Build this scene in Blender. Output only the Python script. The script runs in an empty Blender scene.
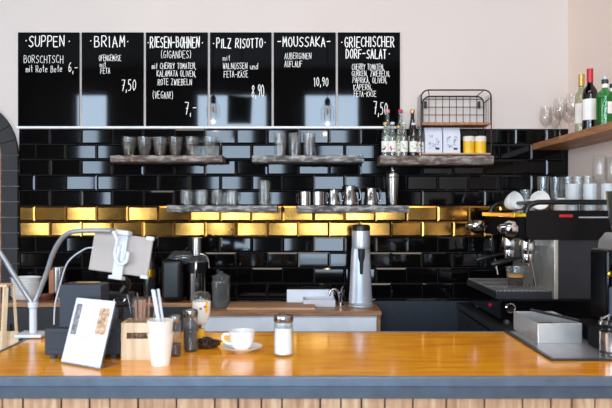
import bpy, bmesh, math, random
from mathutils import Vector, Matrix
random.seed(7)
SC = bpy.context.scene
COL = SC.collection
F, HX, HY, CD, CH = 700.0, 306.0, 208.0, 4.516, 1.5   # focal in px, horizon, camera distance to the tiled wall, camera height
def wx(px, y):            # world x of a photo column at depth y (y = 0 is the back wall)
    return (px-HX)*(CD+y)/F
def wz(py, y):
    return CH-(py-HY)*(CD+y)/F
def yon(py, z):           # depth y of a point seen at photo row py resting on height z
    return (CH-z)*F/(py-HY)-CD

# ------------------------------------------------------------------ materials
def nt(name):
    m = bpy.data.materials.new(name); m.use_nodes = True
    n = m.node_tree.nodes; l = m.node_tree.links
    b = n.get('Principled BSDF')
    return m, n, l, b
def lin(c):
    return tuple(((v/255)/12.92 if v/255 <= .04045 else ((v/255+.055)/1.055)**2.4) for v in c)
def mat(name, rgb, rough=.5, metal=0, coat=0, var=.06, scale=12, bump=0, spec=.5, emit=None, es=0, alpha=1):
    m, n, l, b = nt(name)
    c = lin(rgb)
    tc = n.new('ShaderNodeTexCoord'); nz = n.new('ShaderNodeTexNoise'); nz.inputs['Scale'].default_value = scale
    l.new(tc.outputs['Object'], nz.inputs['Vector'])
    r = n.new('ShaderNodeValToRGB')
    r.color_ramp.elements[0].position = .3; r.color_ramp.elements[1].position = .7
    r.color_ramp.elements[0].color = tuple(max(0, v*(1-var)) for v in c)+(1,)
    r.color_ramp.elements[1].color = tuple(min(1, v*(1+var)) for v in c)+(1,)
    l.new(nz.outputs['Fac'], r.inputs['Fac']); l.new(r.outputs['Color'], b.inputs['Base Color'])
    b.inputs['Roughness'].default_value = rough; b.inputs['Metallic'].default_value = metal
    b.inputs['Coat Weight'].default_value = coat; b.inputs['Specular IOR Level'].default_value = spec
    if bump:
        bp = n.new('ShaderNodeBump'); bp.inputs['Strength'].default_value = bump; bp.inputs['Distance'].default_value = .004
        l.new(nz.outputs['Fac'], bp.inputs['Height']); l.new(bp.outputs['Normal'], b.inputs['Normal'])
    if emit:
        b.inputs['Emission Color'].default_value = lin(emit)+(1,); b.inputs['Emission Strength'].default_value = es
    return m
def wood(name, c1, c2, axis='x', scale=6, rough=.4, coat=0, c3=None, stretch=12, bump=.15, lo=.32, hi=.68):
    m, n, l, b = nt(name)
    tc = n.new('ShaderNodeTexCoord'); mp = n.new('ShaderNodeMapping')
    s = {'x': (1, stretch, stretch), 'y': (stretch, 1, stretch), 'z': (stretch, stretch, 1)}[axis]
    mp.inputs['Scale'].default_value = s
    nz = n.new('ShaderNodeTexNoise'); nz.inputs['Scale'].default_value = scale; nz.inputs['Detail'].default_value = 6; nz.inputs['Distortion'].default_value = .6
    l.new(tc.outputs['Object'], mp.inputs['Vector']); l.new(mp.outputs['Vector'], nz.inputs['Vector'])
    r = n.new('ShaderNodeValToRGB')
    r.color_ramp.elements[0].position = lo; r.color_ramp.elements[1].position = hi
    r.color_ramp.elements[0].color = lin(c1)+(1,); r.color_ramp.elements[1].color = lin(c2)+(1,)
    if c3:
        e = r.color_ramp.elements.new(.5); e.color = lin(c3)+(1,)
    l.new(nz.outputs['Fac'], r.inputs['Fac']); l.new(r.outputs['Color'], b.inputs['Base Color'])
    b.inputs['Roughness'].default_value = rough; b.inputs['Coat Weight'].default_value = coat; b.inputs['Coat Roughness'].default_value = .08
    bp = n.new('ShaderNodeBump'); bp.inputs['Strength'].default_value = bump; bp.inputs['Distance'].default_value = .002
    l.new(nz.outputs['Fac'], bp.inputs['Height']); l.new(bp.outputs['Normal'], b.inputs['Normal'])
    return m
def glass(name, tint=(235, 240, 240), base=.05, edge=.75, milk=.05, rough=.03, bs=.08, bscale=40, pw=2.0):
    # thin-walled glass: transparent body, reflections growing towards the rim
    m, n, l, b = nt(name); n.remove(b)
    out = n['Material Output']
    tr = n.new('ShaderNodeBsdfTransparent'); tr.inputs['Color'].default_value = lin(tint)+(1,)
    gl = n.new('ShaderNodeBsdfGlossy'); gl.inputs['Roughness'].default_value = rough; gl.inputs['Color'].default_value = (.9, .9, .9, 1)
    df = n.new('ShaderNodeBsdfDiffuse'); df.inputs['Color'].default_value = (.85, .87, .88, 1)
    lw = n.new('ShaderNodeLayerWeight'); lw.inputs['Blend'].default_value = .35
    p = n.new('ShaderNodeMath'); p.operation = 'POWER'; p.inputs[1].default_value = pw
    mr = n.new('ShaderNodeMapRange'); mr.inputs['To Min'].default_value = base; mr.inputs['To Max'].default_value = edge
    nz = n.new('ShaderNodeTexNoise'); nz.inputs['Scale'].default_value = bscale
    bp = n.new('ShaderNodeBump'); bp.inputs['Strength'].default_value = bs; bp.inputs['Distance'].default_value = .002
    l.new(nz.outputs['Fac'], bp.inputs['Height']); l.new(bp.outputs['Normal'], gl.inputs['Normal'])
    l.new(lw.outputs['Facing'], p.inputs[0]); l.new(p.outputs[0], mr.inputs['Value'])
    a = n.new('ShaderNodeMixShader'); l.new(mr.outputs['Result'], a.inputs['Fac']); l.new(tr.outputs[0], a.inputs[1]); l.new(gl.outputs[0], a.inputs[2])
    c = n.new('ShaderNodeMixShader'); c.inputs['Fac'].default_value = milk
    l.new(a.outputs[0], c.inputs[1]); l.new(df.outputs[0], c.inputs[2]); l.new(c.outputs[0], out.inputs['Surface'])
    return m

M = dict(
 paint=mat('cream_paint', (217, 204, 195), .9, var=.015, scale=1.5),
 paint_warm=mat('warm_paint', (242, 222, 208), .9, var=.015, scale=1.5),
 dark_plaster=mat('dark_plaster', (62, 60, 60), .85, var=.15, scale=2),
 ceiling=mat('dark_ceiling', (58, 56, 56), .9, var=.2, scale=2),
 floor=mat('dark_floor', (70, 62, 56), .5, var=.2, scale=3),
 tile_black=mat('black_glaze', (8, 7, 7), .05, var=.1, scale=3, spec=.26),
 tile_gold=mat('gold_glaze', (146, 104, 48), .12, metal=1, var=.4, scale=8),
 grout=mat('grout', (40, 38, 37), .8),
 arch=mat('slate_tile', (36, 34, 34), .7, var=.2, scale=8),
 board=mat('gloss_blackboard', (8, 7, 7), .035, var=.1, spec=.42),
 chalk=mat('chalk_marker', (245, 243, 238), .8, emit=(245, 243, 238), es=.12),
 white_trim=mat('white_trim', (235, 232, 228), .6),
 bar=wood('bar_top_wood', (214, 118, 6), (253, 182, 14), 'x', 5, .2, .35, c3=(243, 158, 8), stretch=9, bump=.05),
 steel_edge=mat('blue_steel', (92, 101, 112), .36, metal=.35, var=.12, scale=20),
 steel_edge_dark=mat('dark_blue_steel', (72, 79, 88), .45, metal=.3, var=.15, scale=20),
 plank=wood('plank_wood', (160, 112, 78), (212, 172, 132), 'z', 5, .6, c3=(190, 142, 104), stretch=10),
 weathered=wood('weathered_wood', (70, 66, 64), (172, 168, 162), 'x', 17, .75, c3=(108, 103, 99), stretch=2.4, lo=.36, hi=.66, bump=.5),
 weathered_brown=wood('weathered_brown_wood', (80, 64, 54), (158, 148, 140), 'x', 17, .7, c3=(106, 90, 78), stretch=2.4, lo=.36, hi=.66, bump=.5),
 shelf_wood=wood('warm_shelf_wood', (132, 84, 48), (190, 132, 84), 'y', 5, .45, stretch=10),
 counter=wood('counter_wood', (136, 92, 58), (182, 134, 92), 'x', 5, .35, stretch=10),
 cutting=wood('board_wood', (176, 130, 92), (206, 162, 122), 'x', 5, .5, stretch=10),
 pine=wood('pale_pine', (214, 178, 136), (238, 208, 172), 'x', 5, .55, stretch=8),
 pine_v=wood('pale_pine_upright', (216, 182, 140), (240, 212, 176), 'z', 5, .55, stretch=8),
 drawer=mat('white_front', (226, 232, 240), .4),
 navy=mat('navy_panel', (30, 36, 46), .5, var=.2, scale=25),
 black=mat('black_plastic', (16, 16, 18), .35),
 matte_black=mat('matte_black', (14, 14, 15), .8, spec=.1),
 black_gloss=mat('black_gloss', (8, 8, 10), .12, spec=.2),
 charcoal=mat('charcoal_metal', (50, 50, 53), .35, metal=.2, spec=.3),
 printer=mat('slate_blue_plastic', (24, 29, 39), .5),
 steel=mat('brushed_steel', (146, 142, 139), .17, metal=1, var=.06, scale=30),
 steel_bright=mat('bright_steel', (212, 210, 206), .3, metal=.8, var=.06, scale=30),
 grille=mat('grille_steel', (168, 166, 160), .4, metal=.4),
 splash=mat('splash_steel', (190, 184, 174), .28, metal=.6, var=.12, scale=14),
 steel_sat=mat('satin_steel', (186, 188, 192), .38, metal=.85, var=.08, scale=30),
 chrome=mat('chrome', (205, 203, 204), .06, metal=1),
 brass=mat('brass', (214, 158, 30), .2, metal=.9),
 copper=mat('copper_brown', (150, 96, 66), .35, metal=.6),
 grey_tube=mat('grey_flexible_tube', (150, 152, 156), .4, metal=.4),
 tablet=mat('tablet_back', (158, 147, 139), .45, metal=.2),
 white=mat('white_plastic', (204, 206, 212), .4),
 paper=mat('white_paper', (214, 217, 226), .8, var=.01),
 porcelain=mat('porcelain', (246, 243, 238), .15),
 papercup=mat('paper_cup', (232, 223, 210), .7),
 silver=mat('silver_plastic', (198, 202, 208), .32, metal=.5),
 coffee=mat('coffee', (48, 24, 10), .2),
 crema=mat('crema', (196, 134, 36), .5),
 sugar=mat('sugar', (248, 246, 242), .9, bump=.4, scale=300),
 cocoa=mat('cocoa', (54, 34, 26), .9, scale=200),
 beans=mat('bean_brown', (58, 38, 28), .4, var=.4, scale=60),
 dish=mat('dark_dish', (48, 34, 28), .4),
 red=mat('red_foil', (190, 24, 34), .3),
 pink=mat('pink_cap', (224, 140, 150), .5),
 gold_cap=mat('gold_cap', (206, 168, 96), .3, metal=.6),
 dkgreen_cap=mat('dark_green_cap', (24, 44, 30), .4),
 yellow=mat('yellow_print', (242, 190, 24), .4),
 orange=mat('orange_ink', (186, 96, 16), .6),
 ink=mat('dark_ink', (44, 42, 44), .7),
 grey_ink=mat('grey_ink', (172, 178, 190), .7),
 berry=mat('berry_ink', (196, 60, 84), .6),
 leaf=mat('leaf_ink', (150, 176, 70), .6),
 label=mat('cream_label', (240, 234, 224), .7),
 photo_a=mat('printed_photo_grey', (120, 116, 122), .6, var=.8, scale=90),
 photo_b=mat('printed_photo_tan', (186, 150, 120), .6, var=.6, scale=90),
 redbrown=mat('red_brown', (92, 44, 36), .4),
 wire=mat('dark_wire', (44, 40, 40), .5, metal=.3),
 glass=glass('clear_glass', (250, 252, 252), .03, .7, .02),
 glass_cut=glass('cut_glass', base=.032, edge=.98, milk=.014, rough=.03, bs=.2, bscale=60, tint=(251, 250, 248), pw=2.5),
 glass_frost=glass('frosted_glass', base=.08, edge=.6, milk=.5, rough=.2),
 glass_wine=glass('wine_glass', (251, 250, 249), .03, .5, .03),
 glass_green=glass('green_glass', (140, 222, 160), .05, .5, .0),
 glass_dark=glass('dark_wine_glass', (20, 22, 24), .06, .5, .0),
 glass_smoke=glass('smoky_glass', (96, 104, 106), .06, .6, .05),
 glass_grey=glass('grey_jar_glass', (200, 206, 204), .06, .7, .07),
 glass_pale=glass('pale_bottle_glass', (226, 232, 226), .06, .6, .07),
 glass_amber=glass('amber_glass', (110, 56, 22), .06, .5, .02),
 acrylic=glass('acrylic', (250, 251, 252), .04, .4, .02),
 syrup=mat('amber_syrup', (150, 84, 30), .2),
 juice_pale=mat('pale_juice', (214, 196, 150), .3),
 juice_pink=mat('pink_juice', (196, 120, 116), .3),
 green_liquid=mat('green_liquid', (24, 128, 48), .2),
 bulb=mat('glowing_filament', (255, 200, 110), .4, emit=(255, 180, 80), es=9),
 honey=mat('white_squeeze', (228, 222, 220), .4),
)

# ------------------------------------------------------------------ mesh helpers
def NB(): return bmesh.new()
def box(bm, x0, x1, y0, y1, z0, z1, bev=0, mi=0, seg=2):
    vs = [bm.verts.new(p) for p in ((x0,y0,z0),(x1,y0,z0),(x1,y1,z0),(x0,y1,z0),(x0,y0,z1),(x1,y0,z1),(x1,y1,z1),(x0,y1,z1))]
    fs = [bm.faces.new([vs[i] for i in q]) for q in ((3,2,1,0),(4,5,6,7),(0,1,5,4),(1,2,6,5),(2,3,7,6),(3,0,4,7))]
    for f in fs: f.material_index = mi
    if bev:
        es = list({e for f in fs for e in f.edges})
        bmesh.ops.bevel(bm, geom=es, offset=bev, segments=seg, affect='EDGES', profile=.5)
    return bm
def lathe(bm, prof, seg=28, c=(0,0,0), mi=0, rib=0, ribn=0, zr=(0,1e9), M4=None):
    rings = []
    for r, z in prof:
        if r < 1e-6:
            rings.append([bm.verts.new((c[0], c[1], c[2]+z))])
        else:
            ring = []
            for k in range(seg):
                a = 2*math.pi*k/seg
                rr = r*(1+rib*math.cos(ribn*a)) if rib and zr[0] < z < zr[1] else r
                ring.append(bm.verts.new((c[0]+rr*math.cos(a), c[1]+rr*math.sin(a), c[2]+z)))
            rings.append(ring)
    new = []
    for A, B in zip(rings, rings[1:]):
        if len(A) == 1 and len(B) == 1: continue
        for k in range(seg):
            j = (k+1) % seg
            if len(A) == 1: f = [A[0], B[k], B[j]]
            elif len(B) == 1: f = [A[k], A[j], B[0]]
            else: f = [A[k], A[j], B[j], B[k]]
            fc = bm.faces.new(f); fc.material_index = mi; new.append(fc)
    if M4 is not None:
        bmesh.ops.transform(bm, matrix=M4, verts=[v for r in rings for v in r])
    return bm
def tube(bm, pts, r, seg=8, mi=0, closed=False, cap=True):
    pts = [Vector(p) for p in pts]; n = len(pts)
    rs = r if isinstance(r, (list, tuple)) else [r]*n
    rings = []; up = None
    for i, p in enumerate(pts):
        a = pts[i-1] if (i > 0 or closed) else p
        b = pts[(i+1) % n] if (i < n-1 or closed) else p
        t = (b-a).normalized()
        if up is None:
            up = Vector((0,0,1)) if abs(t.z) < .9 else Vector((1,0,0))
        s = t.cross(up).normalized(); up = s.cross(t).normalized()
        rings.append([bm.verts.new(p+(s*math.cos(2*math.pi*k/seg)+up*math.sin(2*math.pi*k/seg))*rs[i]) for k in range(seg)])
    prs = list(zip(rings, rings[1:])) + ([(rings[-1], rings[0])] if closed else [])
    for A, B in prs:
        for k in range(seg):
            j = (k+1) % seg
            f = bm.faces.new((A[k], A[j], B[j], B[k])); f.material_index = mi
    if cap and not closed:
        for R in (rings[0][::-1], rings[-1]):
            f = bm.faces.new(R); f.material_index = mi
    return bm
def smooth_pts(pts, n=8):
    P = [Vector(p) for p in pts]; out = []
    for i in range(len(P)-1):
        p0, p1, p2, p3 = P[max(i-1,0)], P[i], P[i+1], P[min(i+2,len(P)-1)]
        for k in range(n):
            t = k/n
            out.append(.5*((2*p1)+(p2-p0)*t+(2*p0-5*p1+4*p2-p3)*t*t+(3*p1-p0-3*p2+p3)*t**3))
    out.append(P[-1]); return out
def prism(bm, poly, y0, y1, mi=0):      # polygon in xz extruded along y
    A = [bm.verts.new((x, y0, z)) for x, z in poly]; B = [bm.verts.new((x, y1, z)) for x, z in poly]
    n = len(poly); fs = [bm.faces.new(A), bm.faces.new(B[::-1])]
    for i in range(n): fs.append(bm.faces.new((A[i], B[i], B[(i+1)%n], A[(i+1)%n])))
    for f in fs: f.material_index = mi
    return bm
def obj(name, bm, mats, parent=None, sharp=40):
    bmesh.ops.recalc_face_normals(bm, faces=bm.faces[:])
    for f in bm.faces: f.smooth = True
    for e in bm.edges:
        if len(e.link_faces) == 2 and e.calc_face_angle(0) > math.radians(sharp): e.smooth = False
    me = bpy.data.meshes.new(name); bm.to_mesh(me); bm.free()
    for m in (mats if isinstance(mats, (list, tuple)) else [mats]): me.materials.append(M[m])
    o = bpy.data.objects.new(name, me); COL.objects.link(o)
    wn = o.modifiers.new('wn', 'WEIGHTED_NORMAL'); wn.keep_sharp = True; wn.weight = 80
    if parent: o.parent = parent
    return o
def tag(o, label, cat, group=None):
    o['label'] = label; o['category'] = cat
    if group: o['group'] = group
    return o
def thing(name, label, cat, loc=(0,0,0), rz=0, group=None):
    o = bpy.data.objects.new(name, None); COL.objects.link(o); o.empty_display_size = .05
    o.location = loc; o.rotation_euler = (0, 0, rz)
    return tag(o, label, cat, group)
def struct(name, bm, m, parent=None):
    o = obj(name, bm, m, parent)
    o['kind'] = 'structure'
    return o
def dup(root, loc, label, rz=None, sc=None):
    r = root.copy(); COL.objects.link(r); r.location = loc; r['label'] = label
    if rz is not None: r.rotation_euler = (0, 0, rz)
    if sc: r.scale = sc if isinstance(sc, tuple) else (sc, sc, sc)
    for ch in list(root.children):
        c = ch.copy(); COL.objects.link(c); c.parent = r
        for g in ch.children:
            d = g.copy(); COL.objects.link(d); d.parent = c
    return r

# ------------------------------------------------------------------ hand-lettering strokes
G = {
'A':[[(0,0),(.5,1),(1,0)],[(.2,.36),(.8,.36)]],'B':[[(0,0),(0,1),(.7,.95),(.8,.75),(.65,.56),(0,.52)],[(.6,.54),(1,.4),(.9,.1),(.5,0),(0,0)]],
'C':[[(1,.85),(.6,1),(.15,.8),(0,.45),(.2,.1),(.6,0),(1,.14)]],'D':[[(0,0),(0,1),(.6,.9),(1,.5),(.7,.1),(0,0)]],
'E':[[(1,1),(0,1),(0,0),(1,0)],[(0,.52),(.8,.52)]],'F':[[(1,1),(0,1),(0,0)],[(0,.52),(.8,.52)]],
'G':[[(1,.85),(.6,1),(.15,.8),(0,.45),(.2,.1),(.6,0),(1,.15),(1,.45),(.55,.45)]],'H':[[(0,0),(0,1)],[(1,0),(1,1)],[(0,.5),(1,.5)]],
'I':[[(.5,0),(.5,1)]],'K':[[(0,0),(0,1)],[(1,1),(0,.45),(1,0)]],'L':[[(0,1),(0,0),(1,0)]],
'M':[[(0,0),(.1,1),(.5,.35),(.9,1),(1,0)]],'N':[[(0,0),(0,1),(1,0),(1,1)]],'O':[[(.5,1),(.1,.8),(0,.45),(.2,.08),(.55,0),(.9,.2),(1,.55),(.85,.88),(.5,1)]],
'P':[[(0,0),(0,1),(.7,1),(1,.76),(.75,.5),(0,.46)]],'R':[[(0,0),(0,1),(.7,1),(1,.76),(.7,.5),(0,.48)],[(.35,.48),(1,0)]],
'S':[[(1,.88),(.55,1),(.08,.82),(.2,.58),(.8,.42),(.95,.18),(.5,0),(0,.12)]],'T':[[(0,1),(1,1)],[(.5,1),(.5,0)]],
'U':[[(0,1),(0,.25),(.3,0),(.7,0),(1,.25),(1,1)]],'V':[[(0,1),(.5,0),(1,1)]],'W':[[(0,1),(.25,0),(.5,.7),(.75,0),(1,1)]],
'Y':[[(0,1),(.5,.5),(1,1)],[(.5,.5),(.5,0)]],'Z':[[(0,1),(1,1),(0,0),(1,0)]],
'Ü':[[(0,.8),(0,.25),(.3,0),(.7,0),(1,.25),(1,.8)],[(.25,.98),(.27,1.04)],[(.75,.98),(.77,1.04)]],
'Ä':[[(0,0),(.5,.8),(1,0)],[(.2,.3),(.8,.3)],[(.25,.98),(.27,1.04)],[(.75,.98),(.77,1.04)]],
'm':[[(0,0),(0,.6)],[(0,.5),(.25,.6),(.48,.5),(.48,0)],[(.48,.5),(.75,.6),(1,.5),(1,0)]],'i':[[(.5,0),(.5,.6)],[(.5,.8),(.52,.86)]],
't':[[(.5,1),(.5,.1),(.8,0)],[(.1,.65),(.9,.65)]],'o':[[(.5,.6),(.05,.4),(.1,.1),(.5,0),(.95,.2),(.9,.5),(.5,.6)]],
'e':[[(.05,.32),(.95,.36),(.7,.6),(.2,.55),(0,.25),(.3,0),(.9,.08)]],'u':[[(0,.6),(.05,.15),(.4,0),(1,.2)],[(1,.6),(1,0)]],
'n':[[(0,0),(0,.6)],[(0,.45),(.5,.6),(1,.45),(1,0)]],'d':[[(1,.5),(.4,.6),(0,.3),(.3,0),(1,.15)],[(1,1),(1,0)]],
'0':[[(.5,1),(.05,.75),(.05,.25),(.5,0),(.95,.25),(.95,.75),(.5,1)]],'1':[[(.15,.75),(.55,1),(.55,0)]],
'5':[[(.95,1),(.15,1),(.1,.58),(.6,.62),(.95,.35),(.7,.05),(.05,0)]],'6':[[(.85,1),(.3,.75),(.05,.3),(.35,0),(.9,.15),(.9,.4),(.5,.52),(.1,.35)]],
'7':[[(0,1),(1,1),(.4,0)],[(.3,.5),(.85,.5)]],'8':[[(.5,.55),(.1,.78),(.5,1),(.9,.78),(.5,.55),(.05,.25),(.5,0),(.95,.25),(.5,.55)]],
'9':[[(.95,.7),(.5,.48),(.08,.7),(.4,1),(.9,.9),(.9,.5),(.6,0)]],
',':[[(.5,.1),(.3,-.18)]],'-':[[(.05,.48),(.95,.5)]],'·':[[(.4,.48),(.6,.52)]],'(':[[(.8,1.05),(.3,.7),(.3,.25),(.8,-.08)]],
')':[[(.2,1.05),(.7,.7),(.7,.25),(.2,-.08)]],'!':[[(.5,1),(.5,.35)],[(.5,.06),(.52,0)]],' ':[]}
NARROW = {'I':.35,'i':.35,',':.4,'·':.5,'(':.55,')':.55,'!':.4,' ':.7,'1':.6,'t':.7}
def stroke(bm, pts, w, y, mi=0):         # flat ribbon with bevelled ends in the xz plane
    for (a, b) in zip(pts, pts[1:]):
        a = Vector(a); b = Vector(b); d = b-a
        if d.length < 1e-6: continue
        d.normalize(); nrm = Vector((-d.y, d.x))*w/2; e = d*w*.35
        q = [a-e*1.2-nrm*.4, a-e*.4-nrm, b+e*.4-nrm, b+e*1.2-nrm*.4, b+e*1.2+nrm*.4, b+e*.4+nrm, a-e*.4+nrm, a-e*1.2+nrm*.4]
        f = bm.faces.new([bm.verts.new((p.x, y, p.y)) for p in q]); f.material_index = mi
def text(bm, s, x0, x1, z0, z1, w, y):
    unit = [NARROW.get(ch, 1.0) for ch in s]; gap = .46
    tot = sum(unit)+gap*(len(s)-1); k = (x1-x0)/tot; x = x0
    for ch, u in zip(s, unit):
        j = random.uniform(-.05, .05)*(z1-z0); sl = random.uniform(-.03, .05)*(z1-z0); hs = random.uniform(.95, 1.05)
        for pl in G[ch]:
            stroke(bm, [(x+px*u*k+sl*pz, z0+j+pz*hs*(z1-z0)) for px, pz in pl], w, y+random.uniform(-.0001, .0001))
        x += (u+gap)*k
    return bm

# ------------------------------------------------------------------ the room
RW = 1.69; LW = -5.0; FY = -7.7; CZ = 3.9
AX, AR, AS = -2.225, .375, 1.84           # arch centre, outer radius, spring height
bm = NB()
def wall_poly(poly): prism(bm, poly, 0, .25)
arcp = [(AX+(AR-.105)*math.cos(math.pi*k/20), AS+(AR-.105)*math.sin(math.pi*k/20)) for k in range(21)]
wall_poly([(LW, 0), (AX-AR+.105, 0), (AX-AR+.105, AS), (AX-AR+.105, CZ), (LW, CZ)])
wall_poly([(AX+AR-.105, 0), (RW+.25, 0), (RW+.25, CZ), (AX+AR-.105, CZ)])
for (a, b) in zip(arcp, arcp[1:]): wall_poly([a, (a[0], CZ), (b[0], CZ), b])
struct('wall_back', bm, 'paint')
bm = NB(); box(bm, RW, RW+.25, FY, 0, 0, CZ); struct('wall_right', bm, 'paint_warm')
ADDED_WIN = [(-7.3, -5.6), (-5.2, -3.5)]; LZ0, LZ1 = .5, 3.3  # unseen left windows, added to bring more light onto the bar
bm = NB(); ys = [FY]+[v for w in ADDED_WIN for v in w]+[.25]
for i in range(0, len(ys), 2): box(bm, LW-.25, LW, ys[i], ys[i+1], 0, CZ)
for a, b in ADDED_WIN: box(bm, LW-.25, LW, a, b, 0, LZ0); box(bm, LW-.25, LW, a, b, LZ1, CZ)
struct('wall_left', bm, 'paint')
for i, (a, b) in enumerate(ADDED_WIN):
    bm = NB()
    for (y0, y1, z0, z1) in ((a, a+.05, LZ0, LZ1), (b-.05, b, LZ0, LZ1), (a, b, LZ0, LZ0+.05), (a, b, LZ1-.05, LZ1)): box(bm, LW-.14, LW-.08, y0, y1, z0, z1)
    struct('window_%d' % (i+4), bm, 'charcoal')  # frames for the added left openings
bm = NB(); box(bm, LW-.25, RW+.25, FY-.25, .25, -.1, 0); struct('floor', bm, 'floor')
bm = NB(); box(bm, LW-.25, RW+.25, FY-.25, .25, CZ, CZ+.1); struct('ceiling', bm, 'ceiling')
WIN = [(-4.06, -3.46), (-1.94, -.66), (-.05, .95)]; WZ0, WZ1 = .55, 3.53
bm = NB(); xs = [LW-.25]+[v for w in WIN for v in w]+[RW+.25]
for i in range(0, len(xs), 2): box(bm, xs[i], xs[i+1], FY-.25, FY, 0, CZ)
for a, b in WIN:
    box(bm, a, b, FY-.25, FY, 0, WZ0); box(bm, a, b, FY-.25, FY, WZ1, CZ)
struct('wall_front', bm, 'dark_plaster')
for i, (a, b) in enumerate(WIN):
    bm = NB()
    for (x0, x1, z0, z1) in ((a, a+.04, WZ0, WZ1), (b-.04, b, WZ0, WZ1), (a, b, WZ0, WZ0+.05), (a, b, WZ1-.05, WZ1)):
        box(bm, x0, x1, FY-.14, FY-.08, z0, z1)
    struct('window_%d' % (i+1), bm, 'charcoal')
# arched doorway at the far left: band of slate tiles and a timber door behind
bm = NB()
n = 12
def vous(p):
    prism(bm, p, -.03, 0)
for k in range(18):
    z0, z1 = AS-.1*(k+1)+.002, AS-.1*k-.002
    for sx in (-1, 1):
        xa, xb = sorted((AX+sx*(AR-.105), AX+sx*AR))
        vous([(xa, z0), (xb, z0), (xb, z1), (xa, z1)])
for k in range(n):
    a0, a1 = math.pi*k/n+.006, math.pi*(k+1)/n-.006
    q = [(AX+r*math.cos(a), AS+r*math.sin(a)) for r, a in ((AR-.105, a0), (AR, a0), (AR, (a0+a1)/2), (AR, a1), (AR-.105, a1), (AR-.105, (a0+a1)/2))]
    vous(q)
struct('trim_1', bm, 'arch')
bm = NB(); r = AR-.1
for k in range(5):
    x0 = AX-r+k*2*r/5; box(bm, x0+.003, x0+2*r/5-.003, .1, .13, 0, AS+r, .004)
door = struct('door_1', bm, 'shelf_wood')
bm = NB(); lathe(bm, [(0,0),(.012,0),(.012,.04),(.026,.05),(.028,.065),(.018,.08),(0,.082)], 16, M4=Matrix.Translation((AX-.2, .1, 1.0)) @ Matrix.Rotation(math.pi/2, 4, 'X'))
obj('door_knob', bm, 'brass', door)

# bevelled metro tiles, two gold courses
bm = NB(); TW, TH, J0, Z0 = .1995, .0994, -1.746, 1.513
XL, XR = -1.85, RW
for r in range(-7, 5):
    z0 = Z0+r*TH; z1 = z0+TH; gold = r in (-1, -2)
    off = J0 if r % 2 else J0+TW/2
    k = math.floor((XL-off)/TW)
    while off+k*TW < XR:
        x0 = max(XL, off+k*TW)+.0012; x1 = min(XR, off+(k+1)*TW)-.0012; k += 1
        if x1-x0 < .02: continue
        a0, a1 = z0+.0012, z1-.0012; b = .010
        ta, tb = random.gauss(0, .016), random.gauss(0, .02)
        cx, cz = (x0+x1)/2, (a0+a1)/2
        back = [bm.verts.new(p) for p in ((x0,-.003,a0),(x1,-.003,a0),(x1,-.003,a1),(x0,-.003,a1))]
        mid = [bm.verts.new((p[0], -.0065, p[1])) for p in ((x0,a0),(x1,a0),(x1,a1),(x0,a1))]
        fr = [bm.verts.new((p[0], -.0105+ta*(p[0]-cx)+tb*(p[1]-cz), p[1])) for p in ((x0+b,a0+b),(x1-b,a0+b),(x1-b,a1-b),(x0+b,a1-b))]
        fs = [bm.faces.new(fr)]
        for i in range(4):
            j = (i+1) % 4
            fs.append(bm.faces.new((back[i], back[j], mid[j], mid[i]))); fs.append(bm.faces.new((mid[i], mid[j], fr[j], fr[i])))
        for f in fs: f.material_index = 1 if gold else 0
box(bm, XL, XR, -.003, 0, Z0-7*TH, Z0+5*TH, mi=2)
o = struct('trim_2', bm, ['tile_black', 'tile_gold', 'grout'])
for p in o.data.polygons: p.use_smooth = False
bm = NB(); box(bm, wx(17,0), wx(401,0), -.016, 0, 2.012, 2.026, .002); struct('trim_3', bm, 'white_trim')
bm = NB(); box(bm, .42, RW, -.045, 0, 0, .905); struct('trim_4', bm, 'navy')

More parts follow.
